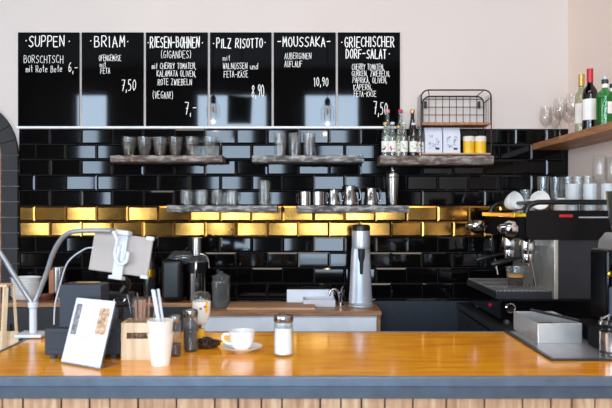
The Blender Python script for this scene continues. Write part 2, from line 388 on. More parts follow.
# ------------------------------------------------------------------ menu boards
S0 = 155.42
def bx(px): return (px-HX)/S0
def bz(py): return CH-(py-HY)/S0
boards = [
 (17.6,79.6,'SUPPEN soup menu blackboard with borscht for 6, leftmost board', [('·',25,27.5,36,46.5),('SUPPEN',29,64,36,46.5),('·',68,70.5,36,46.5)],
  [('BORSCHTSCH',24,63,55.5,63),('mit Rote Bete',26,62,65.5,72)], [('6,-',68.5,77.5,63,72)]),
 (81.3,143.8,'BRIAM menu blackboard with oven vegetables for 7,50', [('·',89.5,92,36,47),('BRIAM',94.6,124.5,36,47),('·',126.5,129,36,47)],
  [('OFENGEMÜSE',99,121,55,60.8),('mit',100,105.8,62.3,67),('FETA',100.5,110,68,73.6)], [('7,50',121.5,135.5,79.5,90.5)]),
 (145.5,208,'RIESEN-BOHNEN giant bean menu blackboard for 7', [('·',147,149,37,47.5),('RIESEN-BOHNEN',150.3,199,37,47.5),('·',201.5,203.5,37,47.5)],
  [('(GIGANDES)',161,191,50.6,58),('mit CHERRY TOMATEN,',152,196,63,68.7),('KALAMATA OLIVEN,',157,196,70.7,76.5),('ROTE ZWIEBELN',158,191.5,79,85),('(VEGAN!)',152.7,173,91.5,98.5)], [('7,-',185,196,102,114)]),
 (209.7,271.8,'PILZ RISOTTO mushroom menu blackboard for 8,90', [('·',212.5,214.5,38.5,47.7),('PILZ RISOTTO',216.7,262.5,38.5,47.7),('·',264,266.3,38.5,47.7)],
  [('mit',223,230,55.5,60.5),('WALNÜSSEN und',223,257.6,63,69),('FETA-KÄSE',224,248,71,77.4)], [('8,90',251.5,264,85,97)]),
 (273.4,336,'MOUSSAKA aubergine bake menu blackboard for 10,90', [('-',277.8,281,36.7,46.5),('MOUSSAKA',283,325,36.7,46.5),('-',327,330.3,36.7,46.5)],
  [('AUBERGINEN',284.6,311,53,58.9),('AUFLAUF',284.6,302,61,67)], [('10,90',314,328,77.5,86)]),
 (337.6,400.3,'GRIECHISCHER DORF-SALAT menu blackboard for 7,50, rightmost board', [('·',340.6,343,37,47),('GRIECHISCHER',345,394,37,47),('DORF-SALAT',346,386,49.4,58.5),('·',388,390.3,49.4,58.5)],
  [('CHERRY TOMATEN,',352,384,64,69.6),('GURKEN, ZWIEBELN,',352,390,70.8,76.3),('PAPRIKA, OLIVEN,',352.7,387,77.5,83),('KAPERN,',353.7,372,84.2,89.8),('FETA-KÄSE',354,376,91,96.6)], [('7,50',374,387,102,114)]),
]
for (p0, p1, lab, head, body, price) in boards:
    cx = (bx(p0)+bx(p1))/2; zb, zt = bz(126.3), bz(32.3)
    t = thing('menu_board', lab, 'menu board', (cx, 0, zb), group='menu blackboards on the back wall')
    bm = NB(); box(bm, bx(p0)-cx+.0015, bx(p1)-cx-.0015, -.012, -.001, 0, zt-zb, .0015); obj('board', bm, 'board', t)
    for nm, items, w in (('heading', head, .0058), ('dish_text', body, .0027), ('price', price, .0042)):
        bm = NB()
        for s, a, b, c, d in items:
            text(bm, s, bx(a)-cx, bx(b)-cx, bz(d)-zb, bz(c)-zb, w, -.0125)
        obj(nm, bm, 'chalk', t)

# ------------------------------------------------------------------ wall shelves
def shelf(px0, px1, ztop, th, label, m, depth=.2):
    yf = -depth; x0, x1 = wx(px0, -.211 if px0 < HX else 0), wx(px1, 0 if px1 < HX else -.211); L = x1-x0
    bm = NB(); n = 26; A = []
    for i in range(n+1):
        x = -L/2+L*i/n; jf = random.uniform(-.004, .004); jz = random.uniform(-.003, .002); jb = random.uniform(-.004, .004)
        A.append([bm.verts.new(p) for p in ((x, 0, 0), (x, yf+jf+.004, jz-.000), (x, yf+jf, -.008), (x, yf+jf+jb, -th+.008), (x, yf+jf+.008, -th+jb*.5), (x, 0, -th))])
    for P, Q in zip(A, A[1:]):
        for k in range(6): bm.faces.new((P[k], P[(k+1)%6], Q[(k+1)%6], Q[k]))
    bm.faces.new(A[0]); bm.faces.new(A[-1][::-1])
    o = obj('wall_shelf', bm, m); o.location = ((x0+x1)/2, -.011, ztop)
    tag(o, label, 'shelf', 'rustic shelves on the tiled wall'); return o
ZA, ZC, ZD = 1.824, 1.823, 1.5155
shelf(110, 226, ZA, .042, 'rustic plank shelf holding handled glasses, upper left', 'weathered_brown')
shelf(252, 364, ZA, .042, 'rustic grey plank shelf holding three cut tumblers, upper middle', 'weathered')
shelf(377, 494, ZC, .055, 'rustic plank shelf holding bottles and wire rack, upper right', 'weathered_brown')
shelf(167, 278, ZD, .042, 'weathered grey shelf with short tumblers, below the handled glasses', 'weathered')
shelf(297, 409, ZD, .045, 'weathered grey shelf with steel milk jugs and shaker', 'weathered')

# glasses with handles, upper left shelf
def tumbler_bm(h, rb, rt, rib=0, ribn=0, t=.003, base=.009, seg=32):
    bm = NB()
    prof = [(0,0),(rb,0),(rb+(rt-rb)*.15,h*.12),(rb+(rt-rb)*.4,h*.36),(rb+(rt-rb)*.7,h*.66),(rt,h),(rt-t,h),(rb+(rt-rb)*.6-t,h*.6),(rb-t,base),(0,base)]
    return lathe(bm, prof, seg, rib=rib, ribn=ribn, zr=(.004, h*.97))
t0 = thing('handled_glass', 'x', 'glass', group='handled glasses on the upper left shelf')
bm = NB(); lathe(bm, [(0,0),(.026,0),(.028,.01),(.034,.04),(.043,.08),(.046,.122),(.0435,.122),(.040,.08),(.031,.04),(.024,.012),(0,.011)], 50, rib=.03, ribn=10, zr=(.005, .1)); obj('bowl', bm, 'glass_cut', t0)
bm = NB(); tube(bm, smooth_pts([(.042,0,.1),(.06,0,.098),(.069,0,.075),(.06,0,.045),(.036,0,.04)], 5), .004, 8); obj('handle', bm, 'glass_cut', t0)
labs = ['handled coffee glass, leftmost on the upper left shelf', 'handled coffee glass, second from the left end of the upper left shelf', 'handled coffee glass, third from the left end of the upper left shelf',
 'handled coffee glass, fourth from the left end of the upper left shelf', 'handled coffee glass, last but one on the upper left shelf', 'handled coffee glass with its handle out at the right end of the upper left shelf']
for i, (px, y, rz) in enumerate([(129,-.11,2.2),(144.5,-.11,1.9),(160,-.11,2.0),(175.5,-.11,1.7),(192,-.11,2.1),(210,-.11,0)]):
    if i == 0: t0.location = (wx(px,y), y, ZA); t0['label'] = labs[0]; t0.rotation_euler.z = rz
    else: dup(t0, (wx(px,y), y, ZA), labs[i], rz)
# short cut tumblers, lower left shelf
t0 = obj('cut_tumbler', tumbler_bm(.1, .036, .041, .05, 14, seg=70), 'glass_cut'); tag(t0, 'x', 'glass', 'short cut tumblers on the lower left shelf')
for i, (px, lab) in enumerate([(186.5,'short cut-glass tumbler, leftmost on the lower left shelf'),(201.8,'short cut-glass tumbler, second from left on the lower left shelf'),(217,'short cut-glass tumbler, third from left on the lower left shelf'),(232,'short cut-glass tumbler, fourth on the lower left shelf, beside the gap')]):
    y = -.1
    if i == 0: t0.location = (wx(px,y), y, ZD); t0['label'] = lab
    else: dup(t0, (wx(px,y), y, ZD), lab, rz=i*.7)
o = obj('highball_glass', tumbler_bm(.158, .033, .038, .05, 12, seg=60), 'glass_cut'); o.location = (wx(264,-.1), -.1, ZD)
tag(o, 'single tall cut glass alone near the right end of the lower left shelf', 'glass')
t0 = obj('tall_tumbler', tumbler_bm(.148, .033, .0395, .05, 12, seg=60), 'glass_cut'); tag(t0, 'x', 'glass', 'tall cut tumblers on the upper middle shelf')
for i, (px, lab) in enumerate([(280,'tall cut tumbler, left one of three on the upper middle shelf'),(294.7,'tall cut tumbler, middle one of three on the upper middle shelf'),(309.3,'tall cut tumbler, right one of three on the upper middle shelf')]):
    if i == 0: t0.location = (wx(px,-.1), -.1, ZA); t0['label'] = lab
    else: dup(t0, (wx(px,-.1), -.1, ZA), lab, rz=i)
# thin glass plate lying on the middle shelf
bm = NB(); box(bm, -.11, .11, -.06, .06, 0, .008, .002); o = obj('glass_plate', bm, 'acrylic'); o.location = (wx(345,-.1), -.1, ZA)
tag(o, 'flat clear glass plate lying on the right half of the upper middle shelf', 'plate')

# steel mugs, jugs and shaker on the lower right shelf
def jug(label, px, h, rb, rt, rz, name='milk_jug', y=-.11, group='steel milk jugs on the lower right shelf'):
    t = thing(name, label, 'jug', (wx(px, y), y, ZD), rz, group)
    bm = NB(); lathe(bm, [(0,0),(rb*.96,0),(rb,.006),(rb*1.01,h*.3),(rt*1.04,h*.7),(rt,h*.95),(rt*1.05,h),(rt*.98,h),(rt*.95,h*.9),(rb*.93,.01),(0,.01)], 28)
    for v in bm.verts:                      # pouring lip opposite the handle
        if v.co.z > h*.8 and v.co.x < -rt*.6: v.co.x -= .012*(v.co.z-h*.8)/(h*.2); v.co.z += .004
    obj('body', bm, 'steel', t)
    bm = NB(); tube(bm, smooth_pts([(rt*.9,0,h*.9),(rt+.02,0,h*.92),(rt+.03,0,h*.75),(rb+.024,0,h*.35),(rb*.95,0,h*.22)], 5), .004, 8); obj('handle', bm, 'steel', t)
    return t
def steel_mug(label, px, h, r, rz):
    y = -.11
    t = thing('steel_mug', label, 'mug', (wx(px, y), y, ZD), rz, 'steel mugs on the lower right shelf')
    bm = NB(); lathe(bm, [(0,0),(r*.97,0),(r,.004),(r,h),(r*.96,h+.002),(r*.95,h-.004),(r*.94,.008),(0,.008)], 28); obj('body', bm, 'steel', t)
    bm = NB(); tube(bm, smooth_pts([(r*.97,0,h*.85),(r+.02,0,h*.85),(r+.028,0,h*.5),(r+.018,0,h*.2),(r*.97,0,h*.18)], 5), .0045, 8); obj('handle', bm, 'chrome', t)
steel_mug('shiny steel mug at the left end of the jug shelf', 305, .086, .040, 2.5)
steel_mug('shiny steel mug with handle towards the milk jugs', 318.5, .086, .040, .1)
jug('smallest steel milk jug, beside the steel mugs', 334, .102, .036, .027, .15)
jug('tall steel milk jug, middle of the three jugs', 350.3, .125, .045, .032, .2)
jug('steel milk jug nearest the cocktail shaker', 371.5, .112, .041, .029, .15)
t = thing('cocktail_shaker', 'tall tapered steel cocktail shaker at right end of the jug shelf', 'shaker', (wx(393,-.1), -.1, ZD))
bm = NB(); lathe(bm, [(0,0),(.029,0),(.031,.004),(.042,.165),(.043,.17),(.042,.176),(0,.176)], 28); obj('body', bm, 'steel', t)
bm = NB(); lathe(bm, [(.041,.176),(.043,.18),(.0435,.196),(.041,.204),(.02,.208),(.017,.212),(.017,.224),(.012,.229),(0,.23)], 28); obj('lid', bm, 'steel', t)

# drink bottles on the upper right shelf
def small_bottle(name, label, px, y, h, r, gm, capm, labm, marks, liq, group, z=ZC, neck=.011):
    t = thing(name, label, 'bottle', (wx(px, y), y, z), random.uniform(-.2, .2), group)
    bm = NB(); lathe(bm, [(0,0),(r*.94,0),(r,.006),(r,h*.52),(r*.93,h*.6),(neck*1.3,h*.76),(neck,h*.82),(neck,h*.93),(neck*1.15,h*.935),(neck*1.15,h*.95),(neck*.8,h*.95)], 24); obj('body', bm, gm, t)
    if liq:
        bm = NB(); lathe(bm, [(0,.006),(r*.9,.006),(r*.9,h*.5),(r*.82,h*.58),(0,h*.58)], 20); obj('drink', bm, liq, t)
    bm = NB(); lathe(bm, [(neck*1.25,h*.93),(neck*1.3,h*.985),(neck*1.1,h),(0,h)], 20); obj('cap', bm, capm, t)
    if labm:
        bm = NB(); lathe(bm, [(r+.0006,h*.12),(r+.0006,h*.44)], 28)
        for k in range(5):
            a = -math.pi/2+random.uniform(-.7, .7); zz = h*random.uniform(.17, .38); w = random.uniform(.004, .009)
            q = []
            for da, dz in ((-1,-1),(1,-1),(1,1),(-1,1)):
                aa = a+da*w/r*.6; q.append(bm.verts.new(((r+.0014)*math.cos(aa), (r+.0014)*math.sin(aa), zz+dz*w*.6)))
            f = bm.faces.new(q); f.material_index = 1
        obj('label', bm, [labm, marks], t)
    return t
gB = 'small drink bottles on the upper right shelf'
small_bottle('drink_bottle', 'clear drink bottle with gold cap, front row, leftmost on the bottle shelf', 385.2, -.15, .212, .0225, 'glass_pale', 'gold_cap', 'label', 'ink', None, gB)
small_bottle('drink_bottle', 'clear drink bottle with white cap and berry label, second in the front row', 392.5, -.155, .212, .0225, 'glass_pale', 'white', 'label', 'berry', None, gB)
small_bottle('drink_bottle', 'clear drink bottle with small gold cap, third in the front row', 398.5, -.11, .195, .021, 'glass_pale', 'gold_cap', 'label', 'leaf', 'juice_pale', gB)
small_bottle('drink_bottle', 'clear drink bottle with pale cap and green-marked label, fourth in the front row', 404, -.155, .212, .0225, 'glass_pale', 'white', 'label', 'leaf', None, gB)
small_bottle('drink_bottle', 'amber drink bottle with cream label beside the wire rack', 413.6, -.15, .208, .025, 'glass_amber', 'white', 'label', 'leaf', None, gB)
small_bottle('drink_bottle', 'pale bottle with pinkish cap touching the wire rack', 420.2, -.12, .205, .023, 'glass_pale', 'pink', 'label', 'ink', 'syrup', gB)
small_bottle('tall_bottle', 'tall bottle with pink neck foil at the back, leftmost', 387.5, -.055, .305, .024, 'glass_pale', 'pink', 'label', 'berry', None, 'tall bottles at the back of the bottle shelf')
small_bottle('tall_bottle', 'tall bottle with berry-pink cap at the back, middle', 400.5, -.055, .305, .024, 'glass_pale', 'berry', 'label', 'berry', 'juice_pink', 'tall bottles at the back of the bottle shelf')
small_bottle('tall_bottle', 'tall dark brown bottle at the back, next to the wire rack', 412.5, -.055, .305, .025, 'glass_amber', 'gold_cap', 'label', 'ink', 'coffee', 'tall bottles at the back of the bottle shelf')

# wire rack with its wooden boards
WXL, WXR, WZB, WZT = .712, 1.145, ZC, 2.229
t = thing('wire_rack', 'black wire rack with two wooden boards standing on the upper right shelf', 'rack', ((WXL+WXR)/2, 0, WZB))
hw = (WXR-WXL)/2; hh = WZT-WZB
def loop(y):
    r = .045; hw, hh = ((WXR-WXL)/2, WZT-WZB) if y < -.1 else ((WXR-WXL)/2-.004, WZT-WZB-.012)
    x0 = -hw+(.034 if y > -.1 else 0); p = [(x0, y, .004), (hw, y, .004)]
    for a in range(0, 91, 18): p.append((hw-r+r*math.cos(math.radians(a)), y, hh-r+r*math.sin(math.radians(a))))
    for a in range(90, 181, 18): p.append((x0+r+r*math.cos(math.radians(a)), y, hh-r+r*math.sin(math.radians(a))))
    return p
for y in (-.02, -.19):
    bm = NB(); tube(bm, loop(y), .0045, 8, closed=True); obj('frame', bm, 'wire', t)
for (x, z, q) in ((-hw,.004,.034),(hw,.004,-.004),(-hw,hh-.045,.034),(hw,hh-.045,-.004),(-hw+.045,hh,.034),(hw-.045,hh,-.004),(-hw,.2,.034),(hw,.2,-.004)):
    bm = NB(); tube(bm, [(x,-.19,z),(x+q,-.02,z-(.012 if z > .3 else 0))], .003, 6); obj('crossbar', bm, 'wire', t)
bm = NB()
for k in range(1, 9): x = -hw+.034+(2*hw-.038)*k/9; tube(bm, [(x,-.02,.2),(x,-.02,hh-.012)], .0022, 6)
for k in range(4): z = .225+.05*k; tube(bm, [(-hw+.034,-.02,z),(hw-.004,-.02,z)], .0022, 6)
for sx in (-1, 1):
    for k in range(3): tube(bm, [(sx*hw,-.19+.05*(k+.5),.2),(sx*hw,-.19+.05*(k+.5),hh-.02)], .0018, 6)
obj('wire_grid', bm, 'wire', t)
for sx in (-1, 1):
    bm = NB(); box(bm, sx*(hw-.045)+.01-.008, sx*(hw-.045)+.01+.008, -.03, -.015, hh-.09, hh-.045, .002); obj('hanger_plate', bm, 'wire', t)
bm = NB(); box(bm, -hw+.003, hw-.003, -.188, -.02, .192, .206, .002); obj('middle_board', bm, 'shelf_wood', t)
bm = NB(); box(bm, -hw+.003, hw-.003, -.188, -.02, .008, .018, .002); obj('bottom_board', bm, 'cutting', t)
ZR = WZB+.018
def scribble(bm, x0, x1, z0, z1, y, n, w, mi):
    for k in range(n):
        x = random.uniform(x0, x1); z = random.uniform(z0, z1)
        pts = [(x, z)]
        for j in range(4):
            x = min(x1, max(x0, x+random.uniform(-.02, .02))); z = min(z1, max(z0, z+random.uniform(-.02, .02))); pts.append((x, z))
        stroke(bm, pts, w, y, mi)
for x0, x1, lab in ((.742, .850, 'white coffee bag with fine line drawing, left one in the wire rack'), (.855, .962, 'white coffee bag with fine line drawing, right one beside the yellow tins')):
    c = (x0+x1)/2; w = (x1-x0)/2; h = .163
    t = thing('coffee_bag', lab, 'bag', (c, -.12, ZR), group='white coffee bags in the wire rack')
    bm = NB(); n = 8; rows = []
    for i in range(n+1):
        z = h*i/n; d = .034*(1-.85*max(0, (i/n-.72)/.28)); ww = w*(1-.02*math.sin(i/n*math.pi))
        rows.append([bm.verts.new(p) for p in ((-ww,-d,z),(0,-d*1.06,z),(ww,-d,z),(ww*.96,0,z),(ww,d,z),(0,d,z),(-ww,d,z),(-ww*.96,0,z))])
    for P, Q in zip(rows, rows[1:]):
        for k in range(8): bm.faces.new((P[k], P[(k+1)%8], Q[(k+1)%8], Q[k]))
    bm.faces.new(rows[0]); bm.faces.new(rows[-1]); obj('bag', bm, 'paper', t, 60)
    bm = NB(); scribble(bm, -w*.55, w*.75, .03, .115, -.0375, 7, .0016, 0); box(bm, w*.2, w*.65, -.038, -.037, .022, .034)
    obj('print', bm, 'ink', t)
for i, (px, lab) in enumerate(((468.7, 'yellow tin with white lid, left one in the wire rack'), (480.3, 'yellow tin with white lid, right one at the end of the wire rack'))):
    x = wx(px, -.12)
    t = thing('yellow_tin', lab, 'tin', (x, -.12, ZR), group='yellow tins in the wire rack')
    bm = NB(); lathe(bm, [(0,0),(.034,0),(.035,.002),(.035,.078),(0,.078)], 28); obj('can', bm, 'yellow', t)
    bm = NB(); lathe(bm, [(.0355,.076),(.0362,.078),(.0362,.104),(.034,.108),(0,.108)], 28); obj('lid', bm, 'papercup', t)
    bm = NB()
    for k in range(3):
        pts = []
        for j in range(7):
            a = -math.pi/2+(-.35+.13*j)*.7+random.uniform(-.06, .06); pts.append((a, .022+.017*k+random.uniform(-.004, .005)+.003*j))
        for (a, z), (b, z2) in zip(pts, pts[1:]):
            r = .0358
            bm.faces.new([bm.verts.new((r*math.cos(q), r*math.sin(q), zz)) for q, zz in ((a, z-.0012), (b, z2-.0012), (b, z2+.0012), (a, z+.0012))])
    obj('script_print', bm, 'orange', t)

# ------------------------------------------------------------------ right wall shelf with wine glasses and bottles
bm = NB(); box(bm, RW-.238, RW, -2.2, -.012, 1.872, 1.912, .004); o = obj('timber_shelf', bm, 'shelf_wood')
tag(o, 'thick warm timber shelf on the right wall under the wine bottles', 'shelf')
ZS = 1.912
def wine_glass_bm(h=.21):
    k = h/.21
    return lathe(NB(), [(r, z*k) for r, z in [(0,0),(.034,0),(.034,.002),(.012,.005),(.0045,.01),(.004,.085),(.008,.093),(.024,.106),(.036,.125),(.040,.147),(.037,.18),(.032,.21),(.0305,.21),(.036,.178),(.0385,.147),(.034,.125),(.02,.106),(0,.099)]], 28)
t0 = obj('wine_glass', wine_glass_bm(.228), 'glass_wine'); tag(t0, 'x', 'wine glass', 'wine glasses on the timber shelf')
for i, (px, X, lab) in enumerate([(546, 1.52, 'wine glass at the far left end of the timber shelf'), (555, 1.60, 'wine glass second from the far end of the timber shelf'), (560, 1.49, 'wine glass third along the timber shelf, front row'), (569, 1.60, 'wine glass fourth along the timber shelf, back row'), (572.5, 1.49, 'wine glass nearest the pale wine bottle')]):
    y = X*F/(px-HX)-CD
    if i == 0: t0.location = (X, y, ZS); t0['label'] = lab
    else: dup(t0, (X, y, ZS), lab)
def wine_bottle(label, px, X, h, r, gm, capm, labw, caph=.26, liq=None, name='wine_bottle', lz=(.16,.5)):
    y = X*F/(px-HX)-CD
    t = thing(name, label, 'bottle', (X, y, ZS))
    bm = NB(); lathe(bm, [(0,0),(r*.95,0),(r,.006),(r,h*.58),(r*.9,h*.65),(.016,h*.74),(.0145,h*.8),(.0145,h*.96),(.016,h*.965),(.016,h*.985),(.012,h*.985)], 28); obj('body', bm, gm, t)
    if liq:
        bm = NB(); lathe(bm, [(0,.006),(r*.93,.006),(r*.93,h*.57),(r*.8,h*.65),(.011,h*.74),(.011,h*.78),(0,h*.78)], 24); obj('drink', bm, liq, t)
    bm = NB(); lathe(bm, [(.0155,h*(1-caph*.85)),(.0165,h*(1-caph*.8)),(.0168,h*.97),(.0168,h),(0,h)], 24); obj('capsule', bm, capm, t)
    if labw:
        bm = NB(); n = 16; P = []
        for k in range(n+1):
            a = -math.pi/2-.55-1.1+2.2*k/n; P.append((a,))
        lo = [bm.verts.new(((r+.0006)*math.cos(a), (r+.0006)*math.sin(a), h*lz[0])) for a, in P]; hi = [bm.verts.new(((r+.0006)*math.cos(a), (r+.0006)*math.sin(a), h*lz[1])) for a, in P]
        for k in range(n): bm.faces.new((lo[k], lo[k+1], hi[k+1], hi[k]))
        obj('label', bm, labw, t)
    return t
wine_bottle('pale white wine bottle with gold capsule on the timber shelf', 581.5, 1.52, .325, .035, 'glass_pale', 'gold_cap', 'label', .24, 'juice_pale')
wine_bottle('dark red wine bottle with red capsule and white label', 590, 1.505, .325, .0385, 'glass_dark', 'red', 'label', .26, 'coffee')
def gin(label, px, X, h):
    y = X*F/(px-HX)-CD
    t = thing('gin_bottle', label, 'bottle', (X, y, ZS), group='green spirit bottles on the timber shelf')
    bm = NB(); lathe(bm, [(0,0),(.041,0),(.043,.006),(.043,h*.62),(.040,h*.69),(.018,h*.76),(.0145,h*.8),(.0145,h*.9)], 28); obj('body', bm, 'glass_green', t)
    bm = NB(); lathe(bm, [(0,.006),(.038,.006),(.038,h*.6),(0,h*.62)], 24); obj('drink', bm, 'green_liquid', t)
    bm = NB(); lathe(bm, [(.0152,h*.80),(.0156,h*.88),(0,h*.88)], 20); obj('neck_band', bm, 'label', t)
    bm = NB(); lathe(bm, [(.0165,h*.88),(.0175,h*.93),(.0165,h*.97),(0,h*.97)], 20); obj('cap', bm, 'dkgreen_cap', t)
    bm = NB(); lathe(bm, [(.008,h*.97),(.006,h*1.05),(0,h*1.06)], 12); obj('pourer', bm, 'white', t)
    bm = NB(); q = []
    for k in range(9):
        a = -math.pi/2-.12+1.3*k/8; q.append((bm.verts.new((.0438*math.cos(a), .0438*math.sin(a), h*.26)), bm.verts.new((.0438*math.cos(a), .0438*math.sin(a), h*.5))))
    for A, B in zip(q, q[1:]): bm.faces.new((A[0], B[0], B[1], A[1]))
    obj('label', bm, 'label', t)
    return t
gin('green spirit bottle with white neck band next to the red wine', 605, 1.525, .25)
gin('green spirit bottle furthest right, cut by the photo edge', 613, 1.62, .25)

# ------------------------------------------------------------------ back counters
t = thing('back_counter', 'wooden worktop on white drawers against the tiled wall', 'counter', (0, 0, 0))
CX0, CX1, CY = -.62, .44, -.445
bm = NB(); box(bm, CX0, CX1, CY, -.012, .872, .9, .003); obj('worktop', bm, 'counter', t)
bm = NB(); box(bm, CX0+.01, CX1-.025, CY+.03, -.05, .08, .87); obj('carcass', bm, 'drawer', t)
bm = NB(); box(bm, CX1-.024, CX1-.006, CY+.008, -.05, 0, .871, .002); obj('side_panel', bm, 'counter', t)
for (a, b) in ((CX0+.012, -.09), (-.084, CX1-.028)):
    for (z0, z1) in ((.60, .862), (.34, .594), (.1, .334)):
        bm = NB(); box(bm, a, b, CY+.012, CY+.03, z0, z1, .003); obj('drawer', bm, 'drawer', t)
bm = NB(); box(bm, CX0+.02, CX1-.03, CY+.06, -.06, 0, .08); obj('plinth', bm, 'black', t)
ZL = .93
t = thing('side_counter', 'narrow wooden counter on black cabinet, left, under the plates', 'counter', (0, 0, 0))
bm = NB(); box(bm, -1.83, -.63, -.32, -.012, .905, ZL, .003); obj('worktop', bm, 'counter', t)
bm = NB(); box(bm, -1.82, -.64, -.28, -.05, 0, .904); obj('carcass', bm, 'black', t)
for k in range(3):
    bm = NB(); box(bm, -1.815+k*.393, -1.815+k*.393+.386, -.298, -.28, .08, .9, .003); dd = obj('door', bm, 'black', t)
    bm = NB(); tube(bm, [(-1.78+k*.393,-.31,.65),(-1.78+k*.393,-.31,.8)], .005, 8); obj('handle', bm, 'charcoal', dd)

# stacked plates and bowls at the left end
zz = ZL
t0 = None
nst = 7
wordp = ['bottom', 'second from the bottom', 'third from the bottom', 'fourth from the bottom', 'fifth from the bottom', 'sixth from the bottom', 'topmost']
for k in range(nst):
    lab = 'white bowl on the left counter, %s of its stack' % wordp[k]
    if k == 0:
        bm = NB(); lathe(bm, [(0,.003),(.05,0),(.056,.003),(.07,.010),(.079,.026),(.086,.031),(.087,.033),(.084,.0335),(.076,.029),(.066,.012),(.05,.006),(0,.006)], 32)
        t0 = obj('bowl', bm, 'porcelain'); t0.scale = (1.1, 1.1, 1.1); tag(t0, lab, 'bowl', 'stack of white bowls on the left counter'); t0.location = (wx(26,-.16), -.16, zz)
    else: dup(t0, (wx(26,-.16)+random.uniform(-.003,.003), -.16, zz+.0172*k), lab)
t = thing('steel_canister', 'tall steel canister on the left counter behind the white cable', 'canister', (wx(60,-.15), -.15, ZL))
bm = NB(); lathe(bm, [(0,0),(.05,0),(.052,.003),(.052,.2),(.05,.205),(.047,.205),(.047,.01),(0,.01)], 28); obj('body', bm, 'steel', t)
bm = NB(); box(bm, -.053, -.02, -.047, -.02, .004, .19, .002); obj('handle', bm, 'copper', t)
bm = NB(); lathe(bm, [(0,0),(.028,0),(.04,.03),(.038,.045),(.034,.045),(.036,.03),(.025,.006),(0,.006)], 24); o = obj('small_bowl', bm, 'redbrown'); o.location = (wx(46.5,-.22), -.22, ZL)
tag(o, 'small red-brown bowl between white bowls and steel canister', 'bowl')
t = thing('amber_bottle', 'amber bottle with gold label on the counter behind the tablet', 'bottle', (wx(150,-.12), -.12, ZL))
bm = NB(); lathe(bm, [(0,0),(.036,0),(.038,.006),(.038,.19),(.03,.22),(.013,.26),(.013,.31),(0,.31)], 24); obj('body', bm, 'glass_amber', t)
bm = NB(); lathe(bm, [(.0387,.14),(.0387,.185)], 24); obj('label', bm, 'brass', t)
bm = NB(); lathe(bm, [(.0138,.25),(.0145,.312),(0,.315)], 16); obj('cap', bm, 'brass', t)

# juicer
t = thing('juicer', 'steel centrifugal juicer with feed tube and black pulp bin', 'juicer', (wx(197,-.2), -.2, ZL))
bm = NB(); lathe(bm, [(0,0),(.06,0),(.064,.006),(.064,.17),(.066,.175),(0,.176)], 32); obj('body', bm, 'steel', t)
bm = NB(); lathe(bm, [(.06,.176),(.062,.18),(.066,.222),(.07,.24),(0,.24)], 32); obj('basket_ring', bm, 'black', t)
bm = NB(); lathe(bm, [(.072,.236),(.075,.24),(.074,.25),(.06,.268),(.035,.28),(0,.282)], 32); obj('lid', bm, 'glass_smoke', t)
bm = NB(); lathe(bm, [(.034,.27),(.034,.385),(.031,.388),(0,.388)], 28); obj('feed_tube', bm, 'steel', t)
bm = NB(); tube(bm, smooth_pts([(.012,-.06,.25),(.012,-.095,.252),(.012,-.11,.23),(.012,-.11,.15)], 5), .01, 10); obj('spout', bm, 'chrome', t)
bm = NB(); lathe(bm, [(0,0),(.014,0),(.014,.012),(0,.013)], 16, M4=Matrix.Translation((.012,-.063,.1)) @ Matrix.Rotation(math.pi/2,4,'X')); obj('switch', bm, 'black', t)
bm = NB(); box(bm, -.205, -.075, -.09, .06, .0, .262, .035, seg=4); b_ = obj('pulp_bin', bm, 'black', t)
bm = NB(); tube(bm, smooth_pts([(-.14,-.02,.235),(-.11,-.02,.262),(-.05,-.01,.262),(-.02,0,.25)], 5), [.05]*6+[.045]*5+[.04]*5, 12); obj('lid_cover', bm, 'glass_smoke', t)
bm = NB(); tube(bm, smooth_pts([(-.08,-.02,.2),(-.075,-.02,.262),(-.02,-.02,.287),(.06,-.02,.275),(.078,-.02,.2)], 5), .005, 8); obj('clamp_arm', bm, 'steel', t)
# glass jar
t = thing('glass_jar', 'dark grey glass jar beside the juicer', 'jar', (wx(221,-.28), -.28, .9))
bm = NB(); lathe(bm, [(0,0),(.05,0),(.054,.006),(.056,.15),(.05,.165),(.054,.175),(.058,.19),(.055,.19),(.047,.166),(.052,.15),(.05,.01),(0,.008)], 32); obj('body', bm, 'glass_grey', t)
bm = NB(); lathe(bm, [(.045,.19),(.03,.2),(.012,.204),(.014,.215),(0,.218)], 24); obj('lid', bm, 'glass_grey', t)
# cutting board, tray, tap
yb = -.3
bm = NB(); box(bm, -.26, .26, -.115, .115, 0, .018, .004); o = obj('cutting_board', bm, 'cutting'); o.location = (wx(272,-.3), -.31, .9); tag(o, 'long plain wooden cutting board lying on the worktop', 'cutting board')
t = thing('sink_tray', 'white sink basin rising behind the cutting board', 'sink', (wx(313,-.16), -.16, .9))
bm = NB(); box(bm, -.165, .13, .06, .09, 0, .085, .004); obj('back_ledge', bm, 'drawer', t)
bm = NB()
lathe_p = [(-.06,-.11),(.135,-.11),(.135,.055),(-.06,.055)]
box(bm, -.06, .135, -.11, -.1, 0, .042, .002); box(bm, -.06, .135, .045, .055, 0, .042, .002); box(bm, -.06, -.05, -.1, .045, 0, .042, .002); box(bm, .125, .135, -.1, .045, 0, .042, .002); box(bm, -.05, .125, -.1, .045, 0, .008)
obj('basin', bm, 'white', t)
t = thing('tap', 'small chrome tap between the white basin and the soda maker', 'tap', (wx(340.5,-.2), -.2, .9))
bm = NB(); lathe(bm, [(0,0),(.022,0),(.022,.006),(.014,.012),(.013,.06),(.017,.064),(.017,.078),(0,.08)], 20); obj('base', bm, 'chrome', t)
bm = NB(); tube(bm, smooth_pts([(0,0,.07),(-.03,-.005,.098),(-.06,-.01,.092),(-.07,-.012,.06)], 6), .008, 10); obj('spout', bm, 'chrome', t)
bm = NB(); tube(bm, [(0,0,.078),(.012,.01,.11),(.02,.02,.118)], [.007,.005,.004], 8); obj('lever', bm, 'chrome', t)
